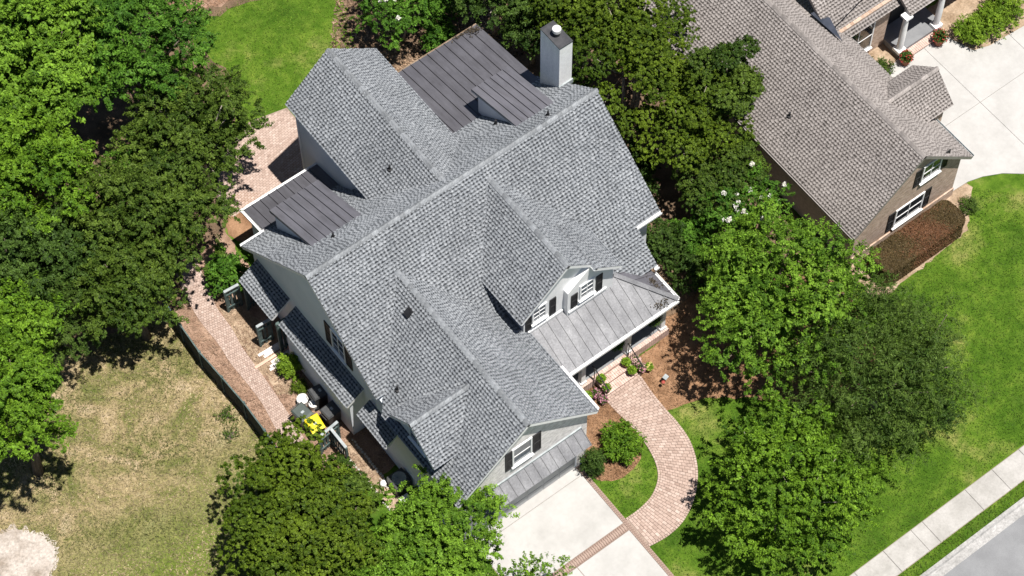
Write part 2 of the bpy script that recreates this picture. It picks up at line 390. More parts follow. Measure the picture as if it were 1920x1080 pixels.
def ridge(parent, a, b, dn1, dn2, kind='', piece=.26):
    """cap shingles along a ridge from a to b; dn1, dn2 point down the two slopes"""
    a = Vector(a); b = Vector(b); d = (b - a).normalized(); L = (b - a).length
    dn1 = Vector(dn1).normalized() * .16; dn2 = Vector(dn2).normalized() * .16; u = Vector((0, 0, .03))
    strip = B(); strip.add([a + u, b + u, b + dn1 + u, a + dn1 + u, a + dn2 + u, b + dn2 + u], [(0, 1, 2, 3), (0, 4, 5, 1)])
    st = strip.out('ridge_strip', 'deck' + kind, parent, fixn=False)
    me = None; n = int(L / piece)
    for i in range(n):
        p = a + d * (i * L / n); le = L / n * 1.08
        if me is None:
            z0 = Vector((0, 0, .036)); z1 = Vector((0, 0, .058)); e = d * le
            v = [z0, e + z1, dn1 + z0, dn1 + e + z1, dn2 + z0, dn2 + e + z1, e, dn1 + e, dn2 + e]
            me = bpy.data.meshes.new('ridge_cap'); me.from_pydata([tuple(x) for x in v], [], [(0, 1, 3, 2), (0, 4, 5, 1), (1, 6, 7, 3), (1, 5, 8, 6)])
            me.materials.append(MAT['cap' + kind])
        q = bpy.data.objects.new('ridge_cap', me); COL.objects.link(q); q.parent = st
        q.location = p - off_of(st) + Vector((random.uniform(-.008, .008), random.uniform(-.008, .008), random.uniform(0, .006)))

def metal_roof(parent, poly, sdir, mat, width=.45, name='metal_roof', trim='white', deckt=.1):
    """standing-seam roof: an edge frame (part) with its panels (sub-parts)"""
    P, o, s, t, nrm, Q = frame(poly, sdir)
    b = B(); b.prism([p - nrm * .01 for p in P], -nrm * deckt, 1, 0); deck = b.out(name, ['seam', trim], parent)
    smin = min(q[0] for q in Q); smax = max(q[0] for q in Q)
    tlo = min(q[1] for q in Q) - 1; thi = max(q[1] for q in Q) + 1
    n = max(1, round((smax - smin) / width)); wd = (smax - smin) / n
    for i in range(n):
        x0 = smin + i * wd; x1 = x0 + wd
        pl = [(x0 + .007, tlo), (x1 - .007, tlo), (x1 - .007, thi), (x0 + .007, thi)]
        sm = [(x1 - .03, tlo), (x1 - .007, tlo), (x1 - .007, thi), (x1 - .03, thi)]
        for k in range(len(Q)):
            pl = clip2(pl, Q[k], Q[(k + 1) % len(Q)]) if len(pl) > 2 else pl
            sm = clip2(sm, Q[k], Q[(k + 1) % len(Q)]) if len(sm) > 2 else sm
        if len(pl) < 3: continue
        b = B(); lift = random.uniform(0, .004)
        b.prism([o + s * a + t * c + nrm * (.008 + lift) for a, c in pl], -nrm * .012)
        if len(sm) > 2: b.prism([o + s * a + t * c + nrm * .055 for a, c in sm], -nrm * .045)
        b.out('metal_panel', mat, deck)
    return deck

def window(parent, c, right, w_, h_, cols=2, rows=2, glass='glass', trim='white', normal=None, depth=.05, sill=True):
    """frame part with sill, muntins and each pane as sub-parts; c = centre on the wall face"""
    c = Vector(c); r = Vector(right).normalized(); u = Vector((0, 0, 1)); n = normal or r.cross(u)
    b = B(); fwid = .075
    for sx in (-1, 1): b.obox(c + r * sx * (w_ / 2 + fwid / 2) + n * depth / 2, r * fwid, n * depth, u * (h_ + 2 * fwid))
    for sz in (-1, 1): b.obox(c + u * sz * (h_ / 2 + fwid / 2) + n * depth / 2, r * w_, n * depth, u * fwid)
    fr = b.out('window', trim, parent)
    pw, ph = w_ / cols, h_ / rows
    for i in range(cols):
        for j in range(rows):
            p = c + r * (-w_ / 2 + (i + .5) * pw) + u * (-h_ / 2 + (j + .5) * ph) + n * .012
            B().obox(p, r * (pw - .03), n * .012, u * (ph - .03)).out('pane', glass, fr)
    m = B()
    for i in range(1, cols): m.obox(c + r * (-w_ / 2 + i * pw) + n * .02, r * .035, n * .03, u * h_)
    for j in range(1, rows): m.obox(c + u * (-h_ / 2 + j * ph) + n * .0205, r * w_, n * .028, u * .035)
    if m.v: m.out('muntin', trim, fr)
    if sill: B().obox(c - u * (h_ / 2 + fwid + .03) + n * .06, r * (w_ + .26), n * .12, u * .055).out('sill', trim, fr)
    return fr
def shutter(parent, c, right, w_, h_, normal=None, mat='black'):
    c = Vector(c); r = Vector(right).normalized(); u = Vector((0, 0, 1)); n = normal or r.cross(u)
    b = B(); st = .05
    for sx in (-1, 1): b.obox(c + r * sx * (w_ / 2 - st / 2) + n * .02, r * st, n * .04, u * h_)
    for z in (-h_ / 2 + .04, 0, h_ / 2 - .04): b.obox(c + u * z + n * .02, r * (w_ - 2 * st), n * .04, u * .08)
    k = int(h_ / .07)
    for i in range(k):
        z = -h_ / 2 + .1 + i * (h_ - .2) / max(1, k - 1); b.obox(c + u * z + n * .012, r * (w_ - 2 * st), n * .018 + u * .015, u * .045)
    return b.out('shutter', mat, parent)
def gutter(parent, a, b_, w=.11, h=.11, mat='white', out_dir=(0, -1, 0)):
    a = Vector(a); b_ = Vector(b_); o = Vector(out_dir).normalized(); d = b_ - a; u = Vector((0, 0, 1)); m = (a + b_) / 2; g = B()
    g.obox(m + o * (w - .01) - u * h / 2, d, o * .02, u * h); g.obox(m + o * w / 2 - u * (h - .01), d, o * (w - .04), u * .02)
    g.obox(m + o * .01 - u * h / 2, d, o * .02, u * h)
    return g.out('gutter', mat, parent)

# ------------------------------------------------------------------ ground
def noisy(poly, step=.35, amp=.12, seed=1):
    r = np.random.default_rng(seed); out = []
    for i in range(len(poly)):
        a = np.array(poly[i], float); b = np.array(poly[(i + 1) % len(poly)], float); L = np.linalg.norm(b - a); n = max(1, int(L / step))
        nv = np.array([-(b - a)[1], (b - a)[0]]) / max(L, 1e-6)
        for k in range(n): out.append(tuple(a + (b - a) * k / n + nv * r.normal(0, amp) * (1 if k else .3)))
    return out
def sheet(name, poly, z, mat, label=None):
    from mathutils.geometry import tessellate_polygon
    tris = tessellate_polygon([[Vector((p[0], p[1], 0)) for p in poly]])
    b = B(); b.add([(p[0], p[1], z) for p in poly], [tuple(t) for t in tris])
    o = b.out(name, mat, None, fixn=False)
    for f in o.data.polygons:
        pass
    bm = bmesh.new(); bm.from_mesh(o.data)
    for f in bm.faces:
        if f.normal.z < 0: f.normal_flip()
    bm.to_mesh(o.data); bm.free()
    struct(o)
    if label: o['label'] = label
    return o
def smooth_line(pts, n=6):
    P = [np.array(p, float) for p in pts]; out = []
    for i in range(len(P) - 1):
        p0, p1, p2, p3 = P[max(i - 1, 0)], P[i], P[i + 1], P[min(i + 2, len(P) - 1)]
        for k in range(n):
            t = k / n; out.append(tuple(.5 * (2 * p1 + (p2 - p0) * t + (2 * p0 - 5 * p1 + 4 * p2 - p3) * t * t + (3 * p1 - p0 - 3 * p2 + p3) * t ** 3)))
    out.append(tuple(P[-1])); return out

G = 700
sheet('ground', [(-G, -G), (G, -G), (G, G), (-G, G)], 0, 'grass', 'mown green lawn around the houses')
LOT = [(-3.3, 6.6), (-3.4, 5.0), (-3.5, 3.7), (-3.45, 2.1), (-3.4, .5), (-3.4, -1.2), (-3.6, -3), (-4.2, -7), (-4.6, -14), (-40, -14), (-40, 9), (-9, 9)]
sheet('dry_lot', noisy(LOT, .5, .08, 3), .004, 'dry', 'sparse dry grass lot beside the fence')
sheet('sand_patch', noisy([(-14.9, 2.5), (-13.9, 2.35), (-12.95, 1.3), (-12.75, .3), (-13.3, -.4), (-14.2, -1.0), (-17, -1), (-17.5, 2)], .12, .10, 5), .008, 'sand', 'bare white sand patch')
sheet('forest_floor', noisy([(-40, 8.6), (-9, 8.4), (-3.5, 6.6), (-2.6, 5.0), (-2.4, 6.6), (1.2, 8.9), (2.2, 11.6), (4.4, 13.2), (5.6, 15.2), (5.3, 19), (4.5, 22), (8, 19.2), (9, 30), (-40, 60)], .6, .15, 6), .005, 'litter', 'shaded leaf litter under the trees')
sheet('rear_bed', noisy([(5.2, 19.2), (8.2, 18.4), (12.3, 16.2), (11.1, 13.2), (9.4, 13.0), (9.3, 8.2), (14.2, 8.0), (14.2, -4.5), (13.3, -5.5), (12.9, -7.4), (13.2, -8.6), (21.2, -8.9), (21.4, 6), (30, 30), (6, 40)], .5, .12, 8), .006, 'litter', 'shaded soil beds behind and beside the house')
BED1 = [(6.25, -10.2), (6.35, -10.55), (6.8, -11.0), (7.3, -11.15), (7.85, -11.1), (8.4, -10.9), (8.75, -10.6), (9.0, -10.2), (9.08, -9.5), (9.0, -8.3), (9.0, -7.0), (6.4, -7.0), (6.4, -10.0)]
sheet('straw_bed', noisy(BED1, .2, .03, 9), .008, 'straw', 'orange pine straw bed round the clipped bush')
BED2 = [(10.75, -7.2), (10.5, -9.0), (10.5, -9.8), (11.4, -10.05), (12.4, -10.4), (13.6, -11.3), (14.6, -12.3), (15.8, -13.4), (17.6, -14.6), (19.3, -15.4), (19.5, -13), (20.5, -9.6), (17, -6), (12.8, -6.5), (12.8, -7.1)]
sheet('front_bed', noisy(BED2, .3, .06, 10), .012, 'straw', 'pine straw bed under the front trees')
sheet('left_bed', noisy([(-3.5, 6.2), (-3.55, 4), (-3.45, 2), (-3.4, -1), (-3.3, -5), (.4, -5), (.6, 5.5), (.9, 8.8), (-1.0, 8.3), (-2.6, 6.9)], .3, .04, 11), .010, 'straw_red', 'reddish pine straw strip along the fence')
sheet('soil_patch', noisy([(-1.55, 5.6), (-1.75, 3.6), (-1.8, 2.4), (-1.85, .6), (-1.2, .2), (-.6, 1.8), (-.3, 2.2), (-.5, 5.0), (-1.0, 5.6)], .25, .08, 12), .014, 'soil', 'bare sandy soil beside the path')
sheet('patio_bed', noisy([(1.2, 7.4), (.9, 8.4), (1.5, 9.7), (2.3, 10.05), (3.0, 9.6), (3.3, 9.0), (3.2, 7.4)], .25, .04, 13), .014, 'straw', 'curved straw bed beside the patio')
sheet('corner_bed', noisy([(4.4, 9.1), (4.6, 9.9), (5.4, 10.3), (6.2, 10.1), (6.2, 8.2), (5.0, 7.2), (4.4, 8.0)], .25, .04, 14), .016, 'straw', 'straw bed at the rear corner')
sheet('top_bed', noisy([(5.0, 18.9), (6.6, 19.2), (8.4, 18.7), (12, 16.6), (13, 21), (4.5, 26), (3.6, 21)], .4, .1, 15), .012, 'straw_red', 'pinkish straw clearing beyond the rear lawn')
sheet('neighbour_bed', noisy([(20.9, -9.2), (21.1, -11.2), (21.7, -11.3), (26.6, -11.0), (28.3, -9.5), (28.2, -9.0)], .25, .05, 16), .008, 'soil', 'bare soil round the brown hedge')
sheet('porch_bed', noisy([(27.2, -1.0), (27.4, -3.2), (28.9, -3.4), (30.3, -2.62), (30.4, -1.2)], .2, .04, 17), .020, 'soil', 'planting bed by the neighbouring porch')
sheet('shrub_bed', noisy([(32.4, -2.6), (32.9, -2.9), (33.2, -4.2), (34, -4.4), (36.5, -4.6), (42, -4), (42, 0), (32.9, -1.2)], .25, .05, 18), .020, 'soil', 'sandy bed under the neighbouring shrubs')

# ------------------------------------------------------------------ paving
def pavers(name, rows, parent, zt, mat='paver'):
    """rows: list of quads lists (4 xy each) -> one mesh of chamfered paver blocks"""
    vs = []; fs = []; cols = []
    for q in rows:
        c = np.mean(q, 0); tone = float(np.clip(RNG.normal(.58, .17), 0, 1)); z = zt + RNG.uniform(-.005, .005)
        k = len(vs)
        for p in q: vs.append((p[0], p[1], zt - .03))
        for p in q: vs.append((p[0], p[1], z - .008))
        for p in q:
            r = c + (np.array(p) - c) * .9; vs.append((r[0], r[1], z))
        for i in range(4):
            j = (i + 1) % 4
            fs.append((k + i, k + j, k + 4 + j, k + 4 + i)); fs.append((k + 4 + i, k + 4 + j, k + 8 + j, k + 8 + i))
        fs.append((k + 8, k + 9, k + 10, k + 11)); cols += [(tone, 0, 0, 1)] * 36
    me = bpy.data.meshes.new(name); me.from_pydata(vs, [], fs); setattr_color(me, cols)
    bm = bmesh.new(); bm.from_mesh(me); bmesh.ops.recalc_face_normals(bm, faces=bm.faces); bm.to_mesh(me); bm.free()
    o = link(name, me, mat, parent); o['kind'] = 'stuff'; return o
def strip_pavers(Lp, Rp, rowlen=.135, nacross=7, gap=.012):
    """courses laid across a strip between two edge lines of equal point count"""
    Lp = np.array(Lp); Rp = np.array(Rp); mid = (Lp + Rp) / 2
    seg = np.r_[0, np.cumsum(np.linalg.norm(np.diff(mid, axis=0), axis=1))]
    n = int(seg[-1] / rowlen); out = []
    def at(A, s): return np.array([np.interp(s, seg, A[:, 0]), np.interp(s, seg, A[:, 1])])
    for r in range(n):
        s0 = r * rowlen; s1 = s0 + rowlen - gap
        l0, r0, l1, r1 = at(Lp, s0), at(Rp, s0), at(Lp, s1), at(Rp, s1)
        sh = .5 if r % 2 else 0
        cuts = sorted({0.0, 1.0} | {min(1, max(0, (k + sh) / nacross)) for k in range(nacross + 1)})
        g = gap / 2 / np.linalg.norm(r0 - l0)
        for a, b in zip(cuts[:-1], cuts[1:]):
            if b - a < .03: continue
            a += g; b -= g
            out.append([l0 + (r0 - l0) * a, l0 + (r0 - l0) * b, l1 + (r1 - l1) * b, l1 + (r1 - l1) * a])
    return out
def resample(pts, n):
    P = np.array(pts, float); s = np.r_[0, np.cumsum(np.linalg.norm(np.diff(P, axis=0), axis=1))]; t = np.linspace(0, s[-1], n)
    return np.c_[np.interp(t, s, P[:, 0]), np.interp(t, s, P[:, 1])]
WL_ = resample(smooth_line([(9.02, -7.8), (9.02, -8.4), (9.1, -9.6), (9.05, -10.6), (8.83, -11.5), (8.42, -12.15), (7.7, -12.6), (6.9, -12.75), (6.2, -12.75)]), 80)
WR_ = resample(smooth_line([(10.72, -7.8), (10.6, -8.75), (10.55, -9.7), (10.55, -10.6), (10.4, -11.6), (9.88, -12.65), (9.05, -13.5), (8.05, -14.05), (7.1, -14.2), (6.2, -14.1)]), 80)
wk = sheet('walkway', [tuple(p) for p in WL_] + [tuple(p) for p in WR_[::-1]], .016, 'joint', 'curved pink paver walkway from the steps to the driveway')
pavers('paver', strip_pavers(WL_, WR_, .135, 7), wk, .045)
# soldier-course edging blocks on both sides
def edging(L, side, wdt, name='edging_paver'):
    out = []; A = resample(L, int(np.linalg.norm(np.diff(L, axis=0), axis=1).sum() / .11))
    for i in range(len(A) - 1):
        d = A[i + 1] - A[i]; d /= np.linalg.norm(d); nn = np.array([-d[1], d[0]]) * side
        a = A[i] + d * .006; b = A[i + 1] - d * .006
        q = [a, b, b + nn * wdt, a + nn * wdt]; out.append(q if side > 0 else q[::-1])
    return out
pavers('edging_paver', edging(WR_, 1, .1) + edging(WL_, -1, .1), wk, .052)
PL = resample(smooth_line([(-1.9, 8.6), (-2.3, 6.9), (-2.48, 5.6), (-2.48, 4.2), (-2.58, 3.1), (-2.57, 2.0), (-2.6, .7), (-2.8, -.6), (-3.0, -2.5)]), 60)
PR = resample(smooth_line([(-.9, 8.3), (-1.35, 6.4), (-1.55, 5.6), (-1.6, 4.4), (-1.76, 3.4), (-1.8, 2.5), (-1.86, 1.2), (-2.0, -.5), (-2.2, -2.5)]), 60)
ph = sheet('side_path', [tuple(p) for p in PL] + [tuple(p) for p in PR[::-1]], .018, 'joint', 'pink paver path running behind the fence')
pavers('paver', strip_pavers(PL, PR, .12, 8, .008), ph, .045)
PT = [(6.7, 12.35), (4.9, 12.75), (3.4, 12.2), (2.2, 11.2), (1.5, 10.2), (1.3, 9.0), (3.4, 8.9), (5.0, 7.6), (6.7, 8.6)]
pt = sheet('patio', PT, .012, 'joint', 'pink paver patio behind the house')
def poly_pavers(poly, w_=.18, h_=.11, ang=0):
    out = []; A = np.array(poly); c, s = math.cos(ang), math.sin(ang)
    R = A @ np.array([[c, -s], [s, c]]); x0, y0 = R.min(0); x1, y1 = R.max(0); y = y0; r = 0
    def ins(p):
        k = False; n = len(R)
        for i in range(n):
            a, b = R[i], R[(i + 1) % n]
            if (a[1] > p[1]) != (b[1] > p[1]) and p[0] < (b[0] - a[0]) * (p[1] - a[1]) / (b[1] - a[1]) + a[0]: k = not k
        return k
    Ri = np.array([[c, s], [-s, c]])
    while y < y1:
        x = x0 - (r % 2) * w_ / 2
        while x < x1:
            q = np.array([(x, y), (x + w_ - .012, y), (x + w_ - .012, y + h_ - .012), (x, y + h_ - .012)])
            if all(ins(p) for p in q): out.append(list(q @ Ri))
            x += w_
        y += h_; r += 1
    return out
pavers('paver', poly_pavers(PT, ang=rad(8)), pt, .024)

# driveway: concrete slabs, brick band and brick edge
drv = sheet('driveway', [(.6, -9.5), (6.2, -9.5), (6.2, -20.05), (.6, -20.05)], .012, 'joint', 'pale concrete driveway with brick bands')
def slab(parent, name, x0, x1, y0, y1, zt, mat, ch=.015):
    b = B(); vs = [(x0, y0, 0), (x1, y0, 0), (x1, y1, 0), (x0, y1, 0), (x0, y0, zt - ch), (x1, y0, zt - ch), (x1, y1, zt - ch), (x0, y1, zt - ch),
                   (x0 + ch, y0 + ch, zt), (x1 - ch, y0 + ch, zt), (x1 - ch, y1 - ch, zt), (x0 + ch, y1 - ch, zt)]
    b.add(vs, [(8, 9, 10, 11)] + [(i, (i + 1) % 4, 4 + (i + 1) % 4, 4 + i) for i in range(4)] + [(4 + i, 4 + (i + 1) % 4, 8 + (i + 1) % 4, 8 + i) for i in range(4)])
    return b.out(name, mat, parent)
slab(drv, 'threshold_slab', .62, 6.0, -10.02, -9.52, .046, 'concrete')
slab(drv, 'concrete_slab', .62, 6.0, -12.74, -10.03, .040, 'concrete')
for y0, y1 in ((-16.6, -13.14), (-20.0, -16.62)):
    for x0, x1 in ((.62, 3.3), (3.32, 6.0)): slab(drv, 'concrete_slab', x0, x1, y0, y1, .040, 'concrete')
def brick_copy(parent, x0, y0, dx, dy, zt, store={}):
    key = (round(dx, 3), round(dy, 3))
    if key not in store:
        o = slab(parent, 'brick', 0, dx, 0, dy, .05, 'brickred', .008); store[key] = o.data; o.location = (x0, y0, zt - .05)
    else:
        o = bpy.data.objects.new('brick', store[key]); COL.objects.link(o); o.parent = parent; o.location = (x0, y0, zt - .05)
    o.location.z += random.uniform(-.003, .003)
x = .64
while x < 5.95: brick_copy(drv, x, -13.12, .095, .36, .048); x += .107
y = -10.1
while y > -17.5: brick_copy(drv, 6.01, y, .18, .095, .048); y -= .107

sw = sheet('sidewalk', [(-30, -21.24), (60, -21.24), (60, -20.06), (-30, -20.06)], .006, 'joint', 'concrete pavement along the street')
xs = 9.0; widths = [1.52, 1.5, 1.55, 1.5, .62, 2.35, 1.5, 1.5, 1.5, 1.5, 1.5]
for wd in widths:
    slab(sw, 'concrete_slab', xs + .006, xs + wd - .006, -21.22, -20.08, .05 + random.uniform(-.004, .004), 'walk'); xs += wd
kb = B(); kb.add([(x, y, z) for x in (-40, 80) for (y, z) in ((-21.8, .005), (-21.8, .10), (-21.95, .10), (-22.0, .0), (-22.36, .012), (-22.36, -.02))],
                 [(0, 1, 7, 6), (1, 2, 8, 7), (2, 3, 9, 8), (3, 4, 10, 9), (4, 5, 11, 10)])
kerb = struct(kb.out('kerb', 'kerb', None)); kerb['label'] = 'rolled concrete kerb and gutter'
sheet('road', [(-300, -30.5), (300, -30.5), (300, -22.35), (-300, -22.35)], .008, 'asphalt', 'grey asphalt street')
# neighbouring driveway in slabs
nd = sheet('neighbour_driveway', [(27.3, -9.1), (28.3, -9.15), (29.0, -9.35), (29.8, -9.75), (30.6, -10.4), (31.5, -12), (36, -20.05), (44, -20.05), (44, -4.6), (36.2, -4.5), (34.1, -4.35), (33.3, -4.1), (32.7, -3.0), (28.9, -2.6), (27.3, -3)], .010, 'joint', 'pale concrete forecourt beside the neighbouring house')
def poly_slab(parent, poly, z0, z1, mat, name='concrete_slab'):
    from mathutils.geometry import tessellate_polygon
    tr = tessellate_polygon([[Vector((p[0], p[1], 0)) for p in poly]]); n = len(poly)
    b = B(); b.add([(p[0], p[1], z1) for p in poly] + [(p[0], p[1], z0) for p in poly],
                   [tuple(t) for t in tr] + [(i, (i + 1) % n, n + (i + 1) % n, n + i) for i in range(n)])
    return b.out(name, mat, parent)
ND = [(27.3, -9.12), (28.3, -9.17), (29.0, -9.37), (29.8, -9.77), (30.6, -10.42), (31.5, -12.02), (36, -20.05), (44, -20.05), (44, -4.6), (36.2, -4.52), (34.1, -4.37), (33.3, -4.12), (32.85, -2.75), (32.4, -2.33), (30.5, -2.33), (29.2, -2.62), (27.3, -3)]
def cells(poly, xs, ys, g=.008):
    for i in range(len(xs) - 1):
        for j in range(len(ys) - 1):
            p = poly
            for a, b in (((xs[i] + g, 0), (xs[i] + g, -1)), ((xs[i + 1] - g, 0), (xs[i + 1] - g, 1)), ((0, ys[j] + g), (1, ys[j] + g)), ((0, ys[j + 1] - g), (-1, ys[j + 1] - g))):
                p = clip2(p, a, b)
                if len(p) < 3: break
            if len(p) >= 3: yield p
for p in cells(ND, [27, 31.6, 35.2, 39, 45], [-21, -14.5, -10.4, -6.4, -2]): poly_slab(nd, p, .0, .045 + random.uniform(-.002, .002), 'concrete')

# ------------------------------------------------------------------ main house
H = thing('house', 'large pale house with grey shingle gables, metal porch roof and white chimney', 'house', (7, -2, 0))
ZR, MF, MB = 8.91, .861, .912
WX, WZ, MW = 3.338, 7.717, .876
RX, RZ, MR = 7.038, 8.435, .844
AX, AZ, MA = 8.527, 8.515, .942
BX, BZ, MBB = 9.72, 7.45, .88
# walls (bodies reach just under the roof decks)
d = .19
b = B(); b.prism([(.3, -4.1, 0), (.3, -4.1, ZR - MF * 4.1 - d), (.3, 0, ZR - d), (.3, 5.0, ZR - MB * 5.0 - d), (.3, 5.0, 0)], (12.7, 0, 0))
b.out('wall', 'stucco', H)
b = B(); b.prism([(13.0, -4.0, 0), (13.0, -4.0, ZR - MF * 4.0 - d), (13.0, 0, ZR - d), (13.0, 5.0, ZR - MB * 5.0 - d), (13.0, 5.0, 0)], (1.1, 0, 0))
b.out('wall', 'stucco', H)
B().box(6.4, 12.9, -5.4, -4.05, 0, 4.0).out('wall', 'stucco', H)
zl = WZ - MW * (WX - .2) - d; zr_ = WZ - MW * (6.5 - WX) - d
b = B(); b.prism([(.2, -9.58, 0), (.2, -9.58, zl), (WX, -9.58, WZ - d), (6.5, -9.58, zr_), (6.5, -9.58, 0)], (0, 5.6, 0))
b.out('wall', 'stucco', H)
b = B(); b.prism([(.2, -9.582, 3.3), (.2, -9.582, zl), (WX, -9.582, WZ - d), (6.5, -9.582, zr_), (6.5, -9.582, 3.3)], (0, -.02, 0))
b.out('brick_gable', 'brick_white', H)
b = B(); b.box(.2, .9, -9.602, -9.582, 0, 3.3).box(6.05, 6.5, -9.602, -9.582, 0, 3.3).box(.9, 6.05, -9.602, -9.582, 2.45, 3.3)
b.out('brick_pier', 'brick_white', H)
b = B(); z0 = RZ - MR * 2.04 - d
b.prism([(5.0, 3.0, 0), (5.0, 3.0, z0), (RX, 3.0, RZ - d), (9.08, 3.0, z0), (9.08, 3.0, 0)], (0, 5.3, 0)); b.out('wall', 'stucco', H)
z0 = AZ - MA * 2.0 - d
b = B(); b.prism([(AX - 2.0, -5.403, 3.2), (AX - 2.0, -5.403, z0), (AX, -5.403, AZ - d), (AX + 2.0, -5.403, z0), (AX + 2.0, -5.403, 3.2)], (0, 4.5, 0)); b.out('wall', 'white', H)
z0 = BZ - MBB * 1.17 - d
b = B(); b.prism([(BX - 1.17, -5.66, 3.6), (BX - 1.17, -5.66, z0), (BX, -5.66, BZ - d), (BX + 1.17, -5.66, z0), (BX + 1.17, -5.66, 3.6)], (0, 2.0, 0)); b.out('wall', 'white', H)
B().box(1.35, 4.99, 4.5, 6.85, 0, 3.2).out('wall', 'stucco', H)
B().box(9.1, 14.0, 4.5, 7.75, 0, 4.4).out('wall', 'stucco', H)

# shingled slopes
FRONT = lambda x, y: (x, y, ZR + MF * y)
BACK = lambda x, y: (x, y, ZR - MB * y)
shingle_roof(H, [FRONT(0, 0), FRONT(0, -4.36), FRONT(6.8, -4.36), FRONT(6.8, 0)], (1, 0, 0))
shingle_roof(H, [FRONT(6.8, 0), FRONT(6.8, -5.8), FRONT(13.17, -5.8), FRONT(13.17, 0)], (1, 0, 0))
shingle_roof(H, [FRONT(13.17, 0), FRONT(13.17, -4.37), FRONT(14.4, -4.37), FRONT(14.4, 0)], (1, 0, 0))
shingle_roof(H, [BACK(0, 0), BACK(14.4, 0), BACK(14.4, 4.2), BACK(4.9, 4.2), BACK(0, 4.2)], (1, 0, 0))
shingle_roof(H, [BACK(0, 4.2), BACK(4.9, 4.2), BACK(4.9, 5.35), BACK(0, 5.35)], (1, 0, 0))
ridge(H, (0, 0, ZR), (14.4, 0, ZR), (0, -1, -MF), (0, 1, -MB))
nF = Vector((0, -MF, 1)); dF = ZR - .04        # above the main front slope
nB = Vector((0, MB, 1)); dB = ZR - .04
wl = [(WX, -9.9, WZ), (WX, -1.2, WZ), (-.12, -1.2, WZ - MW * (WX + .12)), (-.12, -9.9, WZ - MW * (WX + .12))]
shingle_roof(H, clip3(wl, nF, dF), (0, 1, 0))
wr = [(WX, -9.9, WZ), (WX, -1.2, WZ), (6.82, -1.2, WZ - MW * (6.82 - WX)), (6.82, -9.9, WZ - MW * (6.82 - WX))]
shingle_roof(H, clip3(wr, nF, dF), (0, 1, 0))
ridge(H, (WX, -9.9, WZ), (WX, -1.38, WZ), (-1, 0, -MW), (1, 0, -MW))
for sg in (-1, 1):
    e = 2.33
    q = [(RX, 8.6, RZ), (RX, .3, RZ), (RX + sg * e, .3, RZ - MR * e), (RX + sg * e, 8.6, RZ - MR * e)]
    shingle_roof(H, clip3(q, nB, dB), (0, 1, 0))
    e = 2.36
    q = [(AX, -5.68, AZ), (AX, -.2, AZ), (AX + sg * e, -.2, AZ - MA * e), (AX + sg * e, -5.68, AZ - MA * e)]
    shingle_roof(H, clip3(q, nF, dF), (0, 1, 0))
    e = 1.42
    q = [(BX, -5.95, BZ), (BX, -3.4, BZ), (BX + sg * e, -3.4, BZ - MBB * e), (BX + sg * e, -5.95, BZ - MBB * e)]
    if sg < 0: q = clip3(q, Vector((MA, 0, 1)), AZ + MA * AX - .04)
    q = clip3(q, nF, dF)
    shingle_roof(H, q, (0, 1, 0))
ridge(H, (RX, 8.6, RZ), (RX, .5, RZ), (-1, 0, -MR), (1, 0, -MR))
ridge(H, (AX, -5.68, AZ), (AX, -.45, AZ), (-1, 0, -MA), (1, 0, -MA))
# side dormer on the garage wing
DY, DZ, MD = -6.9, 7.15, .98
nW = Vector((-MW, 0, 1)); dW = WZ - MW * WX - .04
for sg in (-1, 1):
    e = 1.52
    q = [(-.12, DY, DZ), (3.2, DY, DZ), (3.2, DY + sg * e, DZ - MD * e), (-.12, DY + sg * e, DZ - MD * e)]
    shingle_roof(H, clip3(q, nW, dW), (1, 0, 0))
ridge(H, (-.12, DY, DZ), (2.65, DY, DZ), (0, -1, -MD), (0, 1, -MD))
b = B(); b.prism([(.198, DY - 1.3, 4.6), (.198, DY - 1.3, DZ - MD * 1.3 - d), (.198, DY, DZ - d), (.198, DY + 1.3, DZ - MD * 1.3 - d), (.198, DY + 1.3, 4.6)], (1.9, 0, 0)); b.out('dormer_wall', 'stucco', H)
window(H, (.197, DY, 5.55), (0, -1, 0), .9, 1.05, 2, 2, normal=Vector((-1, 0, 0)))
# pents on the left flank
def pent(y0, y1, xe, ze, xt, zt, body=True):
    shingle_roof(H, [(xt, y0, zt), (xt, y1, zt), (xe, y1, ze), (xe, y0, ze)], (0, 1, 0))
    if body:
        xb = xe + .22; zb = ze + (zt - ze) * .22 / (xt - xe) - .17
        B().prism([(xb, y0 + .12, 0), (xb, y0 + .12, zb), (xt, y0 + .12, zt - .17), (xt, y0 + .12, 0)], (0, y1 - y0 - .24, 0)).out('bay_wall', 'stucco', H)
pent(-2.95, 1.88, -.62, 2.95, .298, 3.55)
pent(2.3, 4.7, -.72, 2.85, .298, 3.55, False)
pent(-5.45, -3.5, -.5, 3.1, .198, 3.6, False)
# shuttered window high on the left gable
window(H, (.297, -1.35, 4.9), (0, -1, 0), .8, 1.5, 2, 3, normal=Vector((-1, 0, 0)))
for yy in (-2.05, -.65): shutter(H, (.295, yy, 4.9), (0, -1, 0), .42, 1.62, Vector((-1, 0, 0)))
window(H, (.197, -8.6, 2.4), (0, -1, 0), .8, 1.2, 2, 2, normal=Vector((-1, 0, 0)))
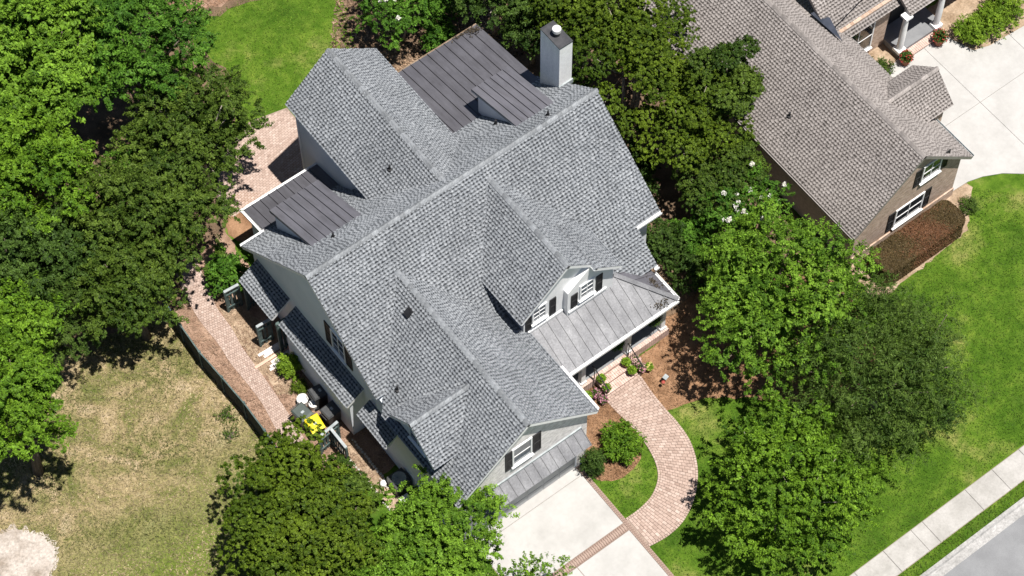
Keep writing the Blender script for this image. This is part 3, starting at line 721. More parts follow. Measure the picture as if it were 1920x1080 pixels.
# metal roofs
# rear lean-to: slope .2 down to the back
MP = lambda x, y: (x, y, 5.62 - .2 * (y - 3.6))
metal_roof(H, [MP(9.35, 3.5), MP(14.25, 3.5), MP(14.25, 8.05), MP(9.35, 8.05)], (1, 0, 0), 'metal_dark', .44, trim='metal_dark')
gutter(H, (9.95, 8.06, 4.72), (14.25, 8.06, 4.72), .06, .06, 'soil', (0, 1, 0))
RP = lambda x, y: (x, y, 7.95 - .3 * (y - 1.05))
metal_roof(H, [RP(11.08, 1.0), RP(13.05, 1.0), RP(13.05, 4.15), RP(11.08, 4.15)], (1, 0, 0), 'metal_mid', .33, trim='rail')
b = B(); b.prism([(11.22, 1.2, 7.7), (11.22, 3.85, 6.98), (11.22, 3.85, 5.5), (11.22, 3.4, 5.5)], (1.68, 0, 0)); b.out('shed_dormer_wall', 'stucco', H)
# left lean-to
LP = lambda x, y: (x, y, 3.42 + .30 * (7.1 - y))
metal_roof(H, [LP(1.2, 7.1), LP(5.0, 7.1), LP(5.0, 5.0), LP(1.2, 5.0)], (1, 0, 0), 'metal_dark', .42)
gutter(H, (1.08, 7.1, 3.42), (5.0, 7.1, 3.42), .11, .1, 'white', (0, 1, 0))
gutter(H, (1.2, 5.3, 3.8), (1.2, 7.2, 3.42), .11, .1, 'white', (-1, 0, 0))
QP = lambda x, y: (x, y, 7.25 - .45 * (y - 1.8))
metal_roof(H, [QP(1.42, 1.72), QP(3.88, 1.72), QP(3.88, 5.1), QP(1.42, 5.1)], (1, 0, 0), 'metal_mid', .36, trim='metal_mid')
b = B(); b.prism([(1.55, 1.9, 7.05), (1.55, 4.9, 5.7), (1.55, 4.9, 3.8), (1.55, 4.4, 4.6)], (2.2, 0, 0)); b.out('shed_dormer_wall', 'stucco', H)
# white gutters on the main eaves
gutter(H, (0, 5.36, 4.02), (1.2, 5.36, 4.02), .11, .1, 'white', (0, 1, 0))
gutter(H, (6.83, -9.8, 4.66), (6.83, -7.4, 4.66), .11, .11, 'white', (1, 0, 0))
gutter(H, (13.0, -5.81, 3.92), (13.2, -5.81, 3.92), .13, .13, 'white', (0, -1, 0))
gutter(H, (13.1, -4.38, 5.14), (14.42, -4.38, 5.14), .12, .12, 'white', (0, -1, 0))
B().tube([(4.93, 8.2, 5.9), (4.93, 8.2, .1)], [.045, .045], 6).out('downspout', 'white', H)
# front porch roof
PZ, PY0, PY1 = 4.56, -5.38, -7.4
pf = lambda x, y: (x, y, PZ + .52 * (y - PY0))
metal_roof(H, [pf(6.84, PY0), pf(11.25, PY0), pf(12.98, PY1), pf(6.84, PY1)], (1, 0, 0), 'metal_pale', .44, 'porch_roof')
zh = pf(0, PY1)[2]
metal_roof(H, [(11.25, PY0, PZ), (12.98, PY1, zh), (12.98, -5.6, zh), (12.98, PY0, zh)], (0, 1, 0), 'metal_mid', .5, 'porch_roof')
B().bar((11.2, PY0 + .02, PZ + .05), (12.99, PY1 - .02, zh + .05), .2, .05).out('hip_cap', 'metal_pale', H)
gutter(H, (6.84, PY1, zh - .0), (12.98, PY1, zh - .0), .12, .14, 'white', (0, -1, 0))
gutter(H, (12.98, PY1, zh), (12.98, -5.8, zh), .12, .14, 'white', (1, 0, 0))
B().box(6.9, 12.85, -7.15, -6.95, zh - .4, zh - .1).out('porch_beam', 'white', H)
# garage pent
gp = lambda x, y: (x, y, 3.5 + .62 * (y + 9.6))
metal_roof(H, [gp(.85, -9.602), gp(6.2, -9.602), gp(6.2, -10.32), gp(.85, -10.32)], (1, 0, 0), 'metal_pale', .41, 'garage_pent')
B().box(.85, 6.2, -9.66, -9.604, 3.52, 3.6).out('flashing', 'rail', H)
for xx in (1.0, 6.05): B().prism([(xx, -9.604, 2.5), (xx, -9.604, 3.3), (xx, -10.2, 3.0)], (.08, 0, 0)).out('bracket', 'white', H)
# garage door of hinged sections
gd = B().box(1.0, 5.95, -9.60, -9.59, 0, 2.45).out('garage_door', 'door', H)
for i in range(4):
    for j in range(6):
        x0 = 1.06 + j * .815; z0 = .08 + i * .59
        slab_o = B(); slab_o.obox((x0 + .38, -9.608, z0 + .26), Vector((.72, 0, 0)), Vector((0, .014, 0)), Vector((0, 0, .48))); slab_o.out('door_panel', 'door', gd)
# front windows and shutters
F = Vector((0, -1, 0))
window(H, (3.22, -9.603, 5.05), (1, 0, 0), .82, 1.3, 1, 2, 'glass_blue', normal=F)
for xx in (2.6, 3.95): shutter(H, (xx, -9.603, 5.0), (1, 0, 0), .4, 1.5, F)
window(H, (7.3, -5.404, 5.72), (1, 0, 0), .58, .92, 2, 3, 'glass_blue', normal=F)
shutter(H, (7.98, -5.404, 5.55), (1, 0, 0), .32, 1.25, F); shutter(H, (6.75, -5.404, 5.4), (1, 0, 0), .3, 1.0, F)
window(H, (9.52, -5.661, 5.68), (1, 0, 0), .6, .98, 2, 3, 'glass_blue', normal=F)
shutter(H, (10.15, -5.661, 5.5), (1, 0, 0), .33, 1.25, F); shutter(H, (8.88, -5.661, 5.4), (1, 0, 0), .33, 1.0, F)
for x0, yb, zz in ((6.55, -5.404, 4.72), (8.6, -5.661, 4.72)): B().box(x0, x0 + 1.95, yb - .05, yb - .002, zz - .12, zz + .02).out('belt_board', 'white', H)
# chimney
ch = B().box(14.0, 14.66, 1.95, 3.22, 0, 9.85).out('chimney', 'chim', H)
B().box(13.985, 14.675, 1.935, 3.235, 9.85, 9.9).out('cap', 'chimcap', ch)
B().lathe((14.33, 2.58, 9.9), [(.14, 0), (.14, .25)], 16).out('flue_base', 'chimcap', ch)
B().lathe((14.33, 2.58, 10.15), [(.18, 0), (.19, .02), (.19, .17), (.185, .18), (.01, .185)], 18).out('flue', 'flue', ch)
B().box(13.97, 14.7, 1.88, 1.945, 7.0, 7.25).out('flashing', 'rail', ch)
# roof vents
def vent_pipe(p, n=(0, 0, 1)):
    v = B().lathe(p, [(.11, -.1), (.10, .05), (.045, .06), (.045, .32)], 10).out('vent_pipe', 'black', H)
for p in (BACK(2.27, 1.51), BACK(12.18, .36), (5.94, 2.75, RZ - MR * (RX - 5.94)), (.82, -4.69, WZ - MW * (WX - .82)), BACK(10.9, 2.2)): vent_pipe(p)
p = Vector((2.75, -2.95, WZ - MW * (WX - 2.75)))
sd_ = Vector((-1, 0, -MW)).normalized(); nn = Vector((-MW, 0, 1)).normalized()
b = B().obox(p + nn * .06, sd_ * .36, Vector((0, .28, 0)), nn * .14); b.obox(p + nn * .145 + sd_ * .02, sd_ * .26, Vector((0, .2, 0)), nn * .03); b.out('box_vent', 'black', H)
# porch floor, columns, door
pfz = .54
po = B().box(6.5, 12.95, -7.05, -5.4, 0, pfz - .002).out('porch_floor', 'porch', H)
x = 8.0
while x < 12.9:
    B().box(x + .005, x + .1, -7.1, -6.9, .02, pfz + .012).out('brick', 'brickpink', po); x += .106
for xx in (7.4, 8.45, 10.86, 12.72):
    c = B().box(xx - .11, xx + .11, -6.98, -6.76, pfz, zh - .35).out('column', 'white', H)
    B().box(xx - .15, xx + .15, -7.02, -6.72, pfz + .012, pfz + .2).out('base', 'white', c)
    B().box(xx - .14, xx + .14, -7.01, -6.73, zh - .5, zh - .38).out('capital', 'white', c)
dr = B().box(9.3, 10.3, -5.46, -5.41, pfz, 2.7).out('front_door', 'black', H)
B().lathe((10.2, -5.47, 1.5), [(.03, 0), (.03, .08)], 8).out('handle', 'flue', dr)
for i in range(2):
    yb = -7.46 - .36 * (1 - i) + .0; 
    s_ = B().box(9.02, 10.74, yb, -7.1, 0, .18 * (i + 1) - .04).out('step', 'joint', H)
    x = 9.02
    while x < 10.7:
        for (ya, yc) in ((yb - .02, yb + .16), (yb + .17, yb + .37)):
            B().box(x + .004, min(x + .1, 10.74), ya, yc, .18 * (i + 1) - .06, .18 * (i + 1) + random.uniform(-.003, .003)).out('brick', 'brickpink', s_)
        x += .107
# ------------------------------------------------------------------ neighbouring house
K = thing('house', 'tan brick house with taupe shingle roof beside the pale concrete forecourt', 'house', (24.3, -4, 0))
nx, nz, nm = 24.33, 6.15, .95
e0, e1 = 20.95, 27.7
ze0 = nz - nm * (nx - e0); ze1 = nz - nm * (e1 - nx)
Y1 = 9.0
shingle_roof(K, [(nx, -9.45, nz), (nx, Y1, nz), (e0, Y1, ze0), (e0, -9.45, ze0)], (0, 1, 0), '_n')
shingle_roof(K, [(nx, -9.45, nz), (nx, Y1, nz), (e1, Y1, ze1), (e1, -9.45, ze1)], (0, 1, 0), '_n')
ridge(K, (nx, -9.45, nz), (nx, Y1, nz), (-1, 0, -nm), (1, 0, -nm), '_n', .3)
zw0 = nz - nm * (nx - 21.3) - d; zw1 = nz - nm * (27.2 - nx) - d
b = B(); b.prism([(21.3, -9.18, 0), (21.3, -9.18, zw0), (nx, -9.18, nz - d), (27.2, -9.18, zw1), (27.2, -9.18, 0)], (0, 18, 0)); b.out('wall', 'brick_tan_side', K)
b = B(); b.prism([(21.28, -9.182, 0), (21.28, -9.182, zw0), (nx, -9.182, nz - d), (27.22, -9.182, zw1), (27.22, -9.182, 0)], (0, -.02, 0)); b.out('brick_gable', 'brick_tan', K)
B().box(21.25, 27.25, -9.26, -9.203, .0, .62).out('brick_plinth', 'brick_tan', K)
for (cx, cz, w_, h_) in ((24.45, 1.55, 1.5, 1.25), (25.3, 4.0, .95, 1.1)):
    wn = window(K, (cx, -9.204, cz), (1, 0, 0), w_, h_, 2, 2, normal=F)
    for sx in (-1, 1): shutter(K, (cx + sx * (w_ / 2 + .3), -9.204, cz), (1, 0, 0), .36, h_ + .15, F)
gutter(K, (e0, -9.4, ze0), (e0, 8, ze0), .11, .1, 'gutter_n', (-1, 0, 0))
gutter(K, (e1, -9.4, ze1), (e1, -7.05, ze1), .11, .1, 'rail', (1, 0, 0))
# cross gable over the side
GY, GZ, GM, GE = -5.95, 5.0, 1.0, 1.3
for sg in (-1, 1):
    q = [(25.0, GY, GZ), (28.42, GY, GZ), (28.42, GY + sg * GE, GZ - GM * GE), (25.0, GY + sg * GE, GZ - GM * GE)]
    shingle_roof(K, clip3(q, Vector((nm, 0, 1)), nz + nm * nx - .04), (1, 0, 0), '_n')
ridge(K, (25.5, GY, GZ), (28.42, GY, GZ), (0, -1, -GM), (0, 1, -GM), '_n', .3)
b = B(); b.prism([(26.2, GY - 1.05, 0), (26.2, GY - 1.05, 3.75), (26.2, GY, 4.8), (26.2, GY + 1.05, 3.75), (26.2, GY + 1.05, 0)], (2.0, 0, 0)); b.out('wall', 'brick_tan_side', K)
# street block with porch
RB = lambda x, y: (x, y, 3.1 + .62 * (y + 1.62))
shingle_roof(K, [RB(27.2, -1.62), RB(30.55, -1.62), RB(30.55, -.7), RB(27.2, -.7)], (1, 0, 0), '_n')
RC = lambda x, y: (x, y, 3.1 + .62 * (y + 2.35))
shingle_roof(K, [RC(30.5, -2.35), RC(36, -2.35), RC(36, -.9), RC(30.5, -.9)], (1, 0, 0), '_n')
RD = lambda x, y: (x, y, 4.05 + .8 * (y + 1.3))
shingle_roof(K, [RD(26.4, -1.3), RD(30.6, -.6), RD(30.6, 6), RD(26.4, 6)], (1, 0, 0), '_n')
shingle_roof(K, [RD(30.55, -.62), RD(38, -.6), RD(38, 6), RD(30.55, 6)], (1, 0, 0), '_n')
B().box(27.0, 30.3, -1.3, 6, 0, 3.4).out('wall', 'brick_tan', K)
B().box(30.3, 38, -.8, 6, 0, 3.4).out('wall', 'brick_tan', K)
B().add([(26.2, -.3, 4.62), (26.95, -.32, 4.55), (26.55, -2.05, 4.2)], [(0, 1, 2)]).out('metal_cricket', 'metal_blue', K)
window(K, (28.5, -1.302, 1.55), (1, 0, 0), 1.7, 1.9, 2, 2, normal=F)
B().box(30.3, 33.0, -2.3, -.8, 0, .38).out('porch_floor', 'porch', K)
st_ = B().box(30.62, 32.4, -2.66, -2.31, 0, .14).out('step', 'joint', K)
x = 30.62
while x < 32.35: B().box(x + .004, x + .1, -2.68, -2.3, .12, .2).out('brick', 'brickpink', st_); x += .107
for xx in (30.42, 32.66):
    c = B().lathe((xx, -2.2, .38), [(.15, .18), (.155, 1.2), (.125, 2.55)], 16).out('column', 'white', K)
    B().box(xx - .22, xx + .22, -2.42, -1.98, .38, .56).out('base', 'white', c)
    B().box(xx - .2, xx + .2, -2.4, -2.0, 2.9, 3.02).out('capital', 'white', c)
B().box(31.0, 31.9, -.84, -.805, .38, 2.5).out('front_door', 'black', K)
for p in ((22.2, -3.6, nz - nm * (nx - 22.2)), (22.0, -.3, nz - nm * (nx - 22.0))): B().lathe(p, [(.11, -.1), (.1, .05), (.05, .06), (.05, .3)], 10).out('vent_pipe', 'black', K)

# ------------------------------------------------------------------ foliage
def leaf_mesh(name, pos, nrm, size, col, aspect=.55, rng=None, sizevar=.35):
    """pos, nrm, col: (n,3) arrays -> folded diamond leaves"""
    n = len(pos); r = rng
    nrm = nrm / np.linalg.norm(nrm, axis=1, keepdims=True)
    a = r.normal(size=(n, 3)); a -= nrm * (a * nrm).sum(1, keepdims=True); a /= np.linalg.norm(a, axis=1, keepdims=True)
    b = np.cross(nrm, a)
    L = (size * (1 + sizevar * r.uniform(-1, 1, n)))[:, None]; W = L * aspect
    fold = nrm * W * r.uniform(.05, .35, n)[:, None]
    v = np.empty((n, 3, 3)); v[:, 0] = pos - a * L * .45 + b * W * .5 + fold; v[:, 1] = pos - a * L * .45 - b * W * .5 - fold; v[:, 2] = pos + a * L * .6
    me = bpy.data.meshes.new(name); me.vertices.add(3 * n); me.vertices.foreach_set('co', v.ravel().astype(np.float32))
    me.loops.add(3 * n); me.loops.foreach_set('vertex_index', np.arange(3 * n, dtype=np.int32))
    me.polygons.add(n); me.polygons.foreach_set('loop_start', np.arange(0, 3 * n, 3, dtype=np.int32)); me.polygons.foreach_set('loop_total', np.full(n, 3, dtype=np.int32))
    me.update(calc_edges=True)
    cc = np.ones((n, 3, 4), np.float32); cc[:, :, :3] = col[:, None, :]
    at = me.color_attributes.new('tint', 'FLOAT_COLOR', 'CORNER'); at.data.foreach_set('color', cc.ravel())
    me.materials.append(MAT['leaf']); return me
def unit(r, n):
    v = r.normal(size=(n, 3)); return v / np.linalg.norm(v, axis=1, keepdims=True)
def crown_points(r, c, R, Hh, nclump, clump=.3, low=-.35, sub=9, subr=.3, leaves=30000, inner=.15, ragged=.18, size=.15, spray=1.0):
    """clumps on the crown's shell, twig clusters on each clump, leaves round each twig end"""
    i = np.arange(nclump) + .5; ph = np.arccos(1 - (1 - low) * i / nclump); th = math.pi * (1 + 5 ** .5) * i + r.uniform(0, 6)
    dirs = np.c_[np.sin(ph) * np.cos(th), np.sin(ph) * np.sin(th), np.cos(ph)] + r.normal(0, .13, (nclump, 3))
    dirs /= np.linalg.norm(dirs, axis=1, keepdims=True)
    lobes = unit(r, 5); lob = np.max(dirs @ lobes.T, axis=1) * ragged
    k = r.uniform(.5, .97, nclump) + lob - ragged * .5
    cp = c + dirs * np.array([R, R, Hh]) * k[:, None]
    cr = R * clump * r.uniform(.7, 1.3, nclump)
    ni = int(nclump * inner); ii = r.integers(0, nclump, ni)
    cp = np.r_[cp, c + (cp[ii] - c) * r.uniform(.3, .6, (ni, 1))]; cr = np.r_[cr, cr[ii]]; nc = len(cp)
    ct = r.normal(0, 1, nc)
    # twig clusters
    m = nc * sub; ci = np.repeat(np.arange(nc), sub); d = unit(r, m); d[:, 2] = np.abs(d[:, 2]) * .8 + d[:, 2] * .3
    d /= np.linalg.norm(d, axis=1, keepdims=True)
    sp = cp[ci] + d * (cr[ci] * r.uniform(.55, 1.05, m))[:, None] * np.array([1, 1, .95]); sr = subr * .82 * r.uniform(.55, 1.4, m); stt = ct[ci] + r.normal(0, .6, m)
    # leaves
    li = r.integers(0, m, leaves); e = unit(r, leaves) * (r.uniform(0, 1, leaves) ** .45)[:, None]
    ax = d * np.array([1, 1, .35]) + r.normal(0, .35, (m, 3)); ax /= np.linalg.norm(ax, axis=1, keepdims=True)
    pos = sp[li] + e * sr[li][:, None] * np.array([.62, .62, .5]) + ax[li] * (sr[li] * r.uniform(-1.1, 1.5, leaves) * spray)[:, None]
    out = d[li] * .95 + e * .45 + np.array([0, 0, .4]) + r.normal(0, .42, (leaves, 3))
    return pos, out, stt[li], cp
def tints(r, t, base, tip, var=.24):
    n = len(t); f = 1 / (1 + np.exp(-(t * .9 + r.normal(0, .7, n))))
    c = np.array(base) + (np.array(tip) - np.array(base)) * f[:, None]
    return np.clip(c * (1 + var * r.normal(0, 1, (n, 1))), .004, .6)
LEAF = {  # two leaf colours per kind
    'bright': ((.046, .110, .008), (.180, .318, .028)),
    'green': ((.028, .085, .008), (.115, .245, .024)),
    'fresh': ((.040, .100, .006), (.160, .285, .020)),
    'olive': ((.024, .055, .006), (.106, .164, .021)),
    'oak': ((.028, .060, .004), (.128, .190, .014)),
    'dark': ((.018, .044, .007), (.078, .138, .022)),
    'dusty': ((.024, .056, .007), (.100, .160, .026)),
    'lime': ((.09, .17, .012), (.21, .32, .026)),
    'rust': ((.07, .036, .018), (.18, .088, .045)),
}
def tree(name, label, base, cz, R, Hh, kind, leaves, seed, nclump=60, clump=.3, size=.15, group=None, cat='tree', bark='bark', trunk_r=.2, low=-.35, sub=9, subr=.3,
         inner=.2, ragged=.2, stems=1, lean=(0, 0), aspect=.55, flowers=0, sizevar=.35, spray=1.0):
    r = np.random.default_rng(seed); base = np.array([base[0], base[1], 0.0])
    t = thing(name, label, cat, tuple(base), group)
    c = np.array([lean[0], lean[1], cz])
    size *= .74; leaves = int(leaves * 1.32); sub = int(sub * 2.1); subr *= .72
    pos, nr, st, cp = crown_points(r, c, R, Hh, nclump, clump, low, sub, subr, leaves, inner, ragged, size, spray)
    keep = pos[:, 2] > .03; pos, nr, st = pos[keep], nr[keep], st[keep]
    me = leaf_mesh('crown', pos, nr, size, tints(r, st, *LEAF[kind]), aspect, r, sizevar)
    link('crown', me, None, t)
    b = B()
    for s in range(stems):
        a = s * 2 * math.pi / max(1, stems) + r.uniform(0, 1); o = np.array([math.cos(a), math.sin(a), 0]) * (.0 if stems == 1 else .18)
        top = c * np.array([.6, .6, .72]) + o * R * .8
        P = [o * .6, o * .8 + top * .35 + r.normal(0, .06, 3), top]
        P[0][2] = -.05
        tr = trunk_r / (stems ** .5); b.tube(P, [tr * 1.25, tr * .85, tr * .55], 9)
        for q in cp[s::max(1, len(cp) // 14 * stems)]:
            st0 = P[1] + (P[2] - P[1]) * r.uniform(.1, 1.0); mid = (st0 + q) / 2 + r.normal(0, .12, 3) * R * .3
            b.tube([st0, mid, q], [tr * .42, tr * .26, tr * .1], 5)
    tk = B(); tk.v = [tuple(np.array(v) + base) for v in b.v]; tk.f = b.f; tk.m = b.m
    tk.out('trunk', bark, t, True)
    if flowers:
        top = pos[np.argsort(-pos[:, 2] - .4 * r.uniform(0, 1, len(pos)))[:len(pos) // 3]]
        for q in top[r.integers(0, len(top), flowers)]:
            n = 70; p = q + unit(r, n) * (.11 * r.uniform(.2, 1, (n, 1))) * np.array([1, 1, 1.3]) + np.array([0, 0, .12])
            fm = leaf_mesh('flower_cluster', p, unit(r, n) + np.array([0, 0, .8]), .075, np.tile([.72, .70, .68], (n, 1)), .8, r)
            link('flower_cluster', fm, None, t)
    return t
def bush(name, label, base, cz, R, Hh, kind, leaves, seed, size=.07, nclump=40, clump=.28, cat='shrub', group=None, low=-.6, ragged=.06, subr=.12, sub=8, flowers=0):
    return tree(name, label, base, cz, R, Hh, kind, leaves, seed, nclump, clump, size, group, cat, 'bark', .06, low, sub, subr, .25, ragged, 3, flowers=flowers)

# front garden
tree('maple_tree', 'large bright green tree beside the front porch', (15.9, -9.8), 3.7, 4.0, 2.7, 'bright', 70000, 11, 85, .25, .15, trunk_r=.2, subr=.28, ragged=.3, sub=10, low=-.45)
tree('cedar_tree', 'dark feathery tree nearest the open lawn, between two brighter trees', (17.5, -14.9), 3.3, 3.75, 2.6, 'dusty', 70000, 12, 110, .2, .14, trunk_r=.2, subr=.24, aspect=.3, ragged=.2, sub=10, low=-.5, sizevar=.6, spray=2.2)
tree('crape_myrtle_tree', 'round mid green tree between the lawn and the pavement', (11.3, -16.7), 3.0, 3.35, 2.7, 'fresh', 62000, 13, 80, .22, .14, trunk_r=.16, subr=.24, ragged=.22, stems=3, bark='bark_pale', sub=10, low=-.6)
# right side between the houses
tree('oak_tree', 'olive green oak right behind the white chimney', (18.6, 2.6), 4.9, 2.75, 2.2, 'oak', 64000, 21, 18, .36, .135, trunk_r=.18, stems=3, bark='bark_pale', subr=.17, ragged=.3, sub=64, spray=.3, inner=.5, low=-.25)
tree('oak_tree', 'olive green oak leaning towards the taupe shingle roof', (20.6, -1.2), 4.9, 1.75, 1.9, 'olive', 34000, 22, 12, .36, .135, trunk_r=.18, stems=2, bark='bark_pale', subr=.17, ragged=.3, sub=64, spray=.3, inner=.5, low=-.25)
tree('oak_tree', 'many stemmed olive oak in the middle of the gap between houses', (18.5, -1.1), 4.0, 2.4, 2.2, 'oak', 56000, 23, 17, .36, .135, trunk_r=.18, stems=4, bark='bark_pale', subr=.17, ragged=.3, sub=64, spray=.3, inner=.5, low=-.25)
tree('oak_tree', 'low dark olive tree edging the taupe roof eave, lowest of the gap', (18.7, -3.4), 2.6, 1.85, 1.2, 'olive', 30000, 24, 13, .36, .135, trunk_r=.18, stems=2, bark='bark_pale', subr=.17, ragged=.3, sub=64, spray=.3, inner=.5, low=-.25)
tree('oak_tree', 'olive oak at the top edge beyond the chimney', (18.4, 5.8), 4.4, 2.2, 2.0, 'oak', 40000, 25, 15, .36, .135, trunk_r=.18, stems=2, bark='bark_pale', subr=.17, ragged=.3, sub=64, spray=.3, inner=.5, low=-.25)
tree('crape_myrtle_tree', 'white flowering small tree under the taupe roof eave', (18.4, -5.2), 2.5, 1.7, 1.2, 'green', 22000, 26, 32, .3, .11, trunk_r=.1, stems=3, bark='bark_pale', subr=.2, flowers=16)
bush('evergreen_shrub', 'dark round evergreen shrub at the house corner by the porch', (15.3, -3.9), 1.0, 1.05, 1.05, 'dark', 15000, 27, .09)
bush('evergreen_shrub', 'loose dark shrub between porch and bright front tree', (15.4, -5.6), .9, 1.0, .9, 'dark', 12000, 28, .10, ragged=.3)
bush('evergreen_shrub', 'green shrub under the flowering tree beside the house wall', (16.5, -4.4), 1.1, 1.0, .9, 'green', 12000, 29, .10, ragged=.3)
bush('evergreen_shrub', 'low shrub along the right wall below the roof edge', (15.9, -1.0), 1.1, 1.0, 1.0, 'dark', 12000, 30, .10, ragged=.3)
bush('evergreen_shrub', 'added dark filler shrub beside the right roof edge near the chimney', (15.6, 1.6), 1.3, 1.2, 1.3, 'dark', 13000, 36, .12, ragged=.3)  # this and the next two: shrubs added to darken the gap
bush('evergreen_shrub', 'added dark filler shrub under the many stemmed oak', (16.6, .1), 1.0, 1.2, 1.0, 'dark', 11000, 37, .12, ragged=.3)
bush('evergreen_shrub', 'added dark filler shrub between the chimney and the top oak', (16.2, 4.4), 1.4, 1.3, 1.4, 'dark', 12000, 38, .12, ragged=.3)
# behind
tree('crape_myrtle_tree', 'white flowering tree at the top beside the rear lawn', (13.0, 12.3), 2.9, 2.0, 1.5, 'green', 26000, 31, 34, .3, .12, trunk_r=.1, stems=3, bark='bark_pale', subr=.22, flowers=26)
tree('laurel_tree', 'dark tree behind the rear metal roof', (16.6, 9.9), 4.0, 2.3, 2.0, 'dark', 30000, 32, 40, .3, .14, trunk_r=.16, bark='bark_pale', subr=.28)
tree('laurel_tree', 'dark tree between the rear metal roof and the chimney', (17.0, 7.6), 2.8, 1.5, 1.6, 'dark', 16000, 33, 26, .34, .14, trunk_r=.12, bark='bark_pale')
bush('leafy_shrub', 'small leafy shrub behind the rear metal roof', (14.1, 10.6), .9, .8, .9, 'green', 6000, 34, .12, ragged=.3)
bush('leafy_shrub', 'leafy shrub below the white flowering tree at the top', (15.2, 12.2), 1.2, 1.3, 1.2, 'green', 9000, 35, .12, ragged=.3)
# left woodland
FW = 'woodland trees left of the house'
tree('gum_tree', 'yellow green tree filling the upper left corner', (-2.3, 16.5), 6.0, 3.5, 3.0, 'bright', 46000, 41, 60, .28, .2, FW, trunk_r=.24, subr=.34, ragged=.35)
tree('gum_tree', 'fresh green tree beside the rear lawn at the top', (1.6, 15.2), 5.6, 3.0, 2.6, 'green', 50000, 42, 60, .26, .15, FW, trunk_r=.22, subr=.3, ragged=.25)
tree('oak_tree', 'dull olive tree overhanging the pink patio', (1.5, 11.1), 4.6, 2.7, 2.2, 'olive', 44000, 43, 50, .28, .14, FW, trunk_r=.2, subr=.28, ragged=.3, bark='bark_pale')
tree('oak_tree', 'broad dark olive tree left of the house corner', (-2.4, 8.4), 4.6, 3.3, 2.5, 'olive', 60000, 44, 70, .25, .14, FW, trunk_r=.22, subr=.27, ragged=.25)
tree('gum_tree', 'bright green tree at the left edge above the dark olive trees', (-5.6, 12.6), 5.6, 2.7, 2.6, 'fresh', 40000, 45, 46, .3, .17, FW, trunk_r=.2, subr=.32, ragged=.3)
tree('oak_tree', 'dark tree at the left edge half way down', (-8.3, 10.0), 5.2, 2.4, 2.2, 'dark', 32000, 46, 42, .3, .15, FW, trunk_r=.2, subr=.3, ragged=.3)
tree('oak_tree', 'dark olive tree overhanging the end of the fence', (-4.7, 6.3), 4.2, 2.3, 2.0, 'olive', 36000, 47, 46, .28, .14, FW, trunk_r=.18, subr=.27, ragged=.3)
tree('willow_tree', 'pale dusty green tree above the dry lot', (-7.7, 7.7), 3.6, 2.0, 1.9, 'dusty', 30000, 48, 40, .28, .13, FW, trunk_r=.15, subr=.25, aspect=.35, ragged=.3)
tree('gum_tree', 'mid green tree at the left edge above the sand patch', (-11.7, 3.7), 6.2, 2.6, 2.6, 'fresh', 44000, 49, 50, .28, .16, FW, trunk_r=.2, subr=.3, ragged=.3)
tree('gum_tree', 'green tree in the very top left corner', (-1.0, 20.0), 5.6, 2.7, 2.4, 'green', 30000, 50, 40, .3, .18, FW, trunk_r=.2, subr=.32)
tree('gum_tree', 'yellow green tree cut by the left edge near the top', (-6.3, 15.8), 6.0, 2.6, 2.6, 'bright', 30000, 51, 40, .3, .2, FW, trunk_r=.2, subr=.34)
tree('gum_tree', 'green tree cut by the top edge left of the straw clearing', (2.2, 19.2), 5.0, 2.2, 2.2, 'green', 26000, 52, 36, .3, .16, FW, trunk_r=.18, subr=.3)
tree('oak_tree', 'dark tree in the woodland hollow above the pale dusty tree', (-5.6, 9.4), 4.0, 2.2, 1.9, 'dark', 30000, 53, 40, .3, .15, FW, trunk_r=.18, subr=.28)
tree('gum_tree', 'fresh green tree cut by the left edge above the dry lot', (-10.2, 7.0), 5.2, 2.1, 2.1, 'fresh', 28000, 54, 40, .3, .16, FW, trunk_r=.18, subr=.3)
bush('understory_shrub', 'dark understory shrub in the woodland gap', (-.9, 12.6), 1.5, 1.5, 1.5, 'green', 14000, 55, .14, 30, .3, group=FW, ragged=.3)
bush('understory_shrub', 'shaded shrub between the fresh green tree and the patio tree', (2.9, 13.2), 1.3, 1.3, 1.3, 'dark', 10000, 56, .13, 28, .3, group=FW, ragged=.3)
bush('understory_shrub', 'shaded shrub under the left edge trees', (-6.4, 11.0), 1.6, 1.5, 1.5, 'dark', 10000, 57, .14, 28, .3, group=FW, ragged=.3)
# bottom left
tree('live_oak_tree', 'dense yellowish live oak below the fence end', (-4.75, -5.25), 4.0, 2.3, 2.2, 'oak', 66000, 61, 17, .36, .135, trunk_r=.18, stems=1, bark='bark', subr=.17, ragged=.3, sub=64, spray=.3, inner=.5, low=-.25)
tree('live_oak_tree', 'dense live oak cut by the bottom edge over the lot', (-6.3, -7.3), 4.2, 2.15, 2.3, 'oak', 54000, 62, 16, .36, .135, trunk_r=.18, stems=1, bark='bark', subr=.17, ragged=.3, sub=64, spray=.3, inner=.5, low=-.25)
tree('live_oak_tree', 'darker live oak reaching the garage side yard', (-3.2, -6.6), 3.4, 1.6, 1.6, 'olive', 34000, 63, 12, .36, .135, trunk_r=.18, stems=1, bark='bark', subr=.17, ragged=.3, sub=64, spray=.3, inner=.5, low=-.25)
tree('live_oak_tree', 'live oak at the bottom edge between oaks and the light tree', (-4.9, -7.9), 4.0, 1.9, 2.0, 'oak', 40000, 64, 14, .36, .135, trunk_r=.18, stems=1, bark='bark', subr=.17, ragged=.3, sub=64, spray=.3, inner=.5, low=-.25)
tree('maple_tree', 'light green airy tree covering the garage corner', (-1.45, -10.3), 3.8, 2.55, 2.0, 'bright', 46000, 65, 60, .24, .14, trunk_r=.16, subr=.25, ragged=.4, sub=9)
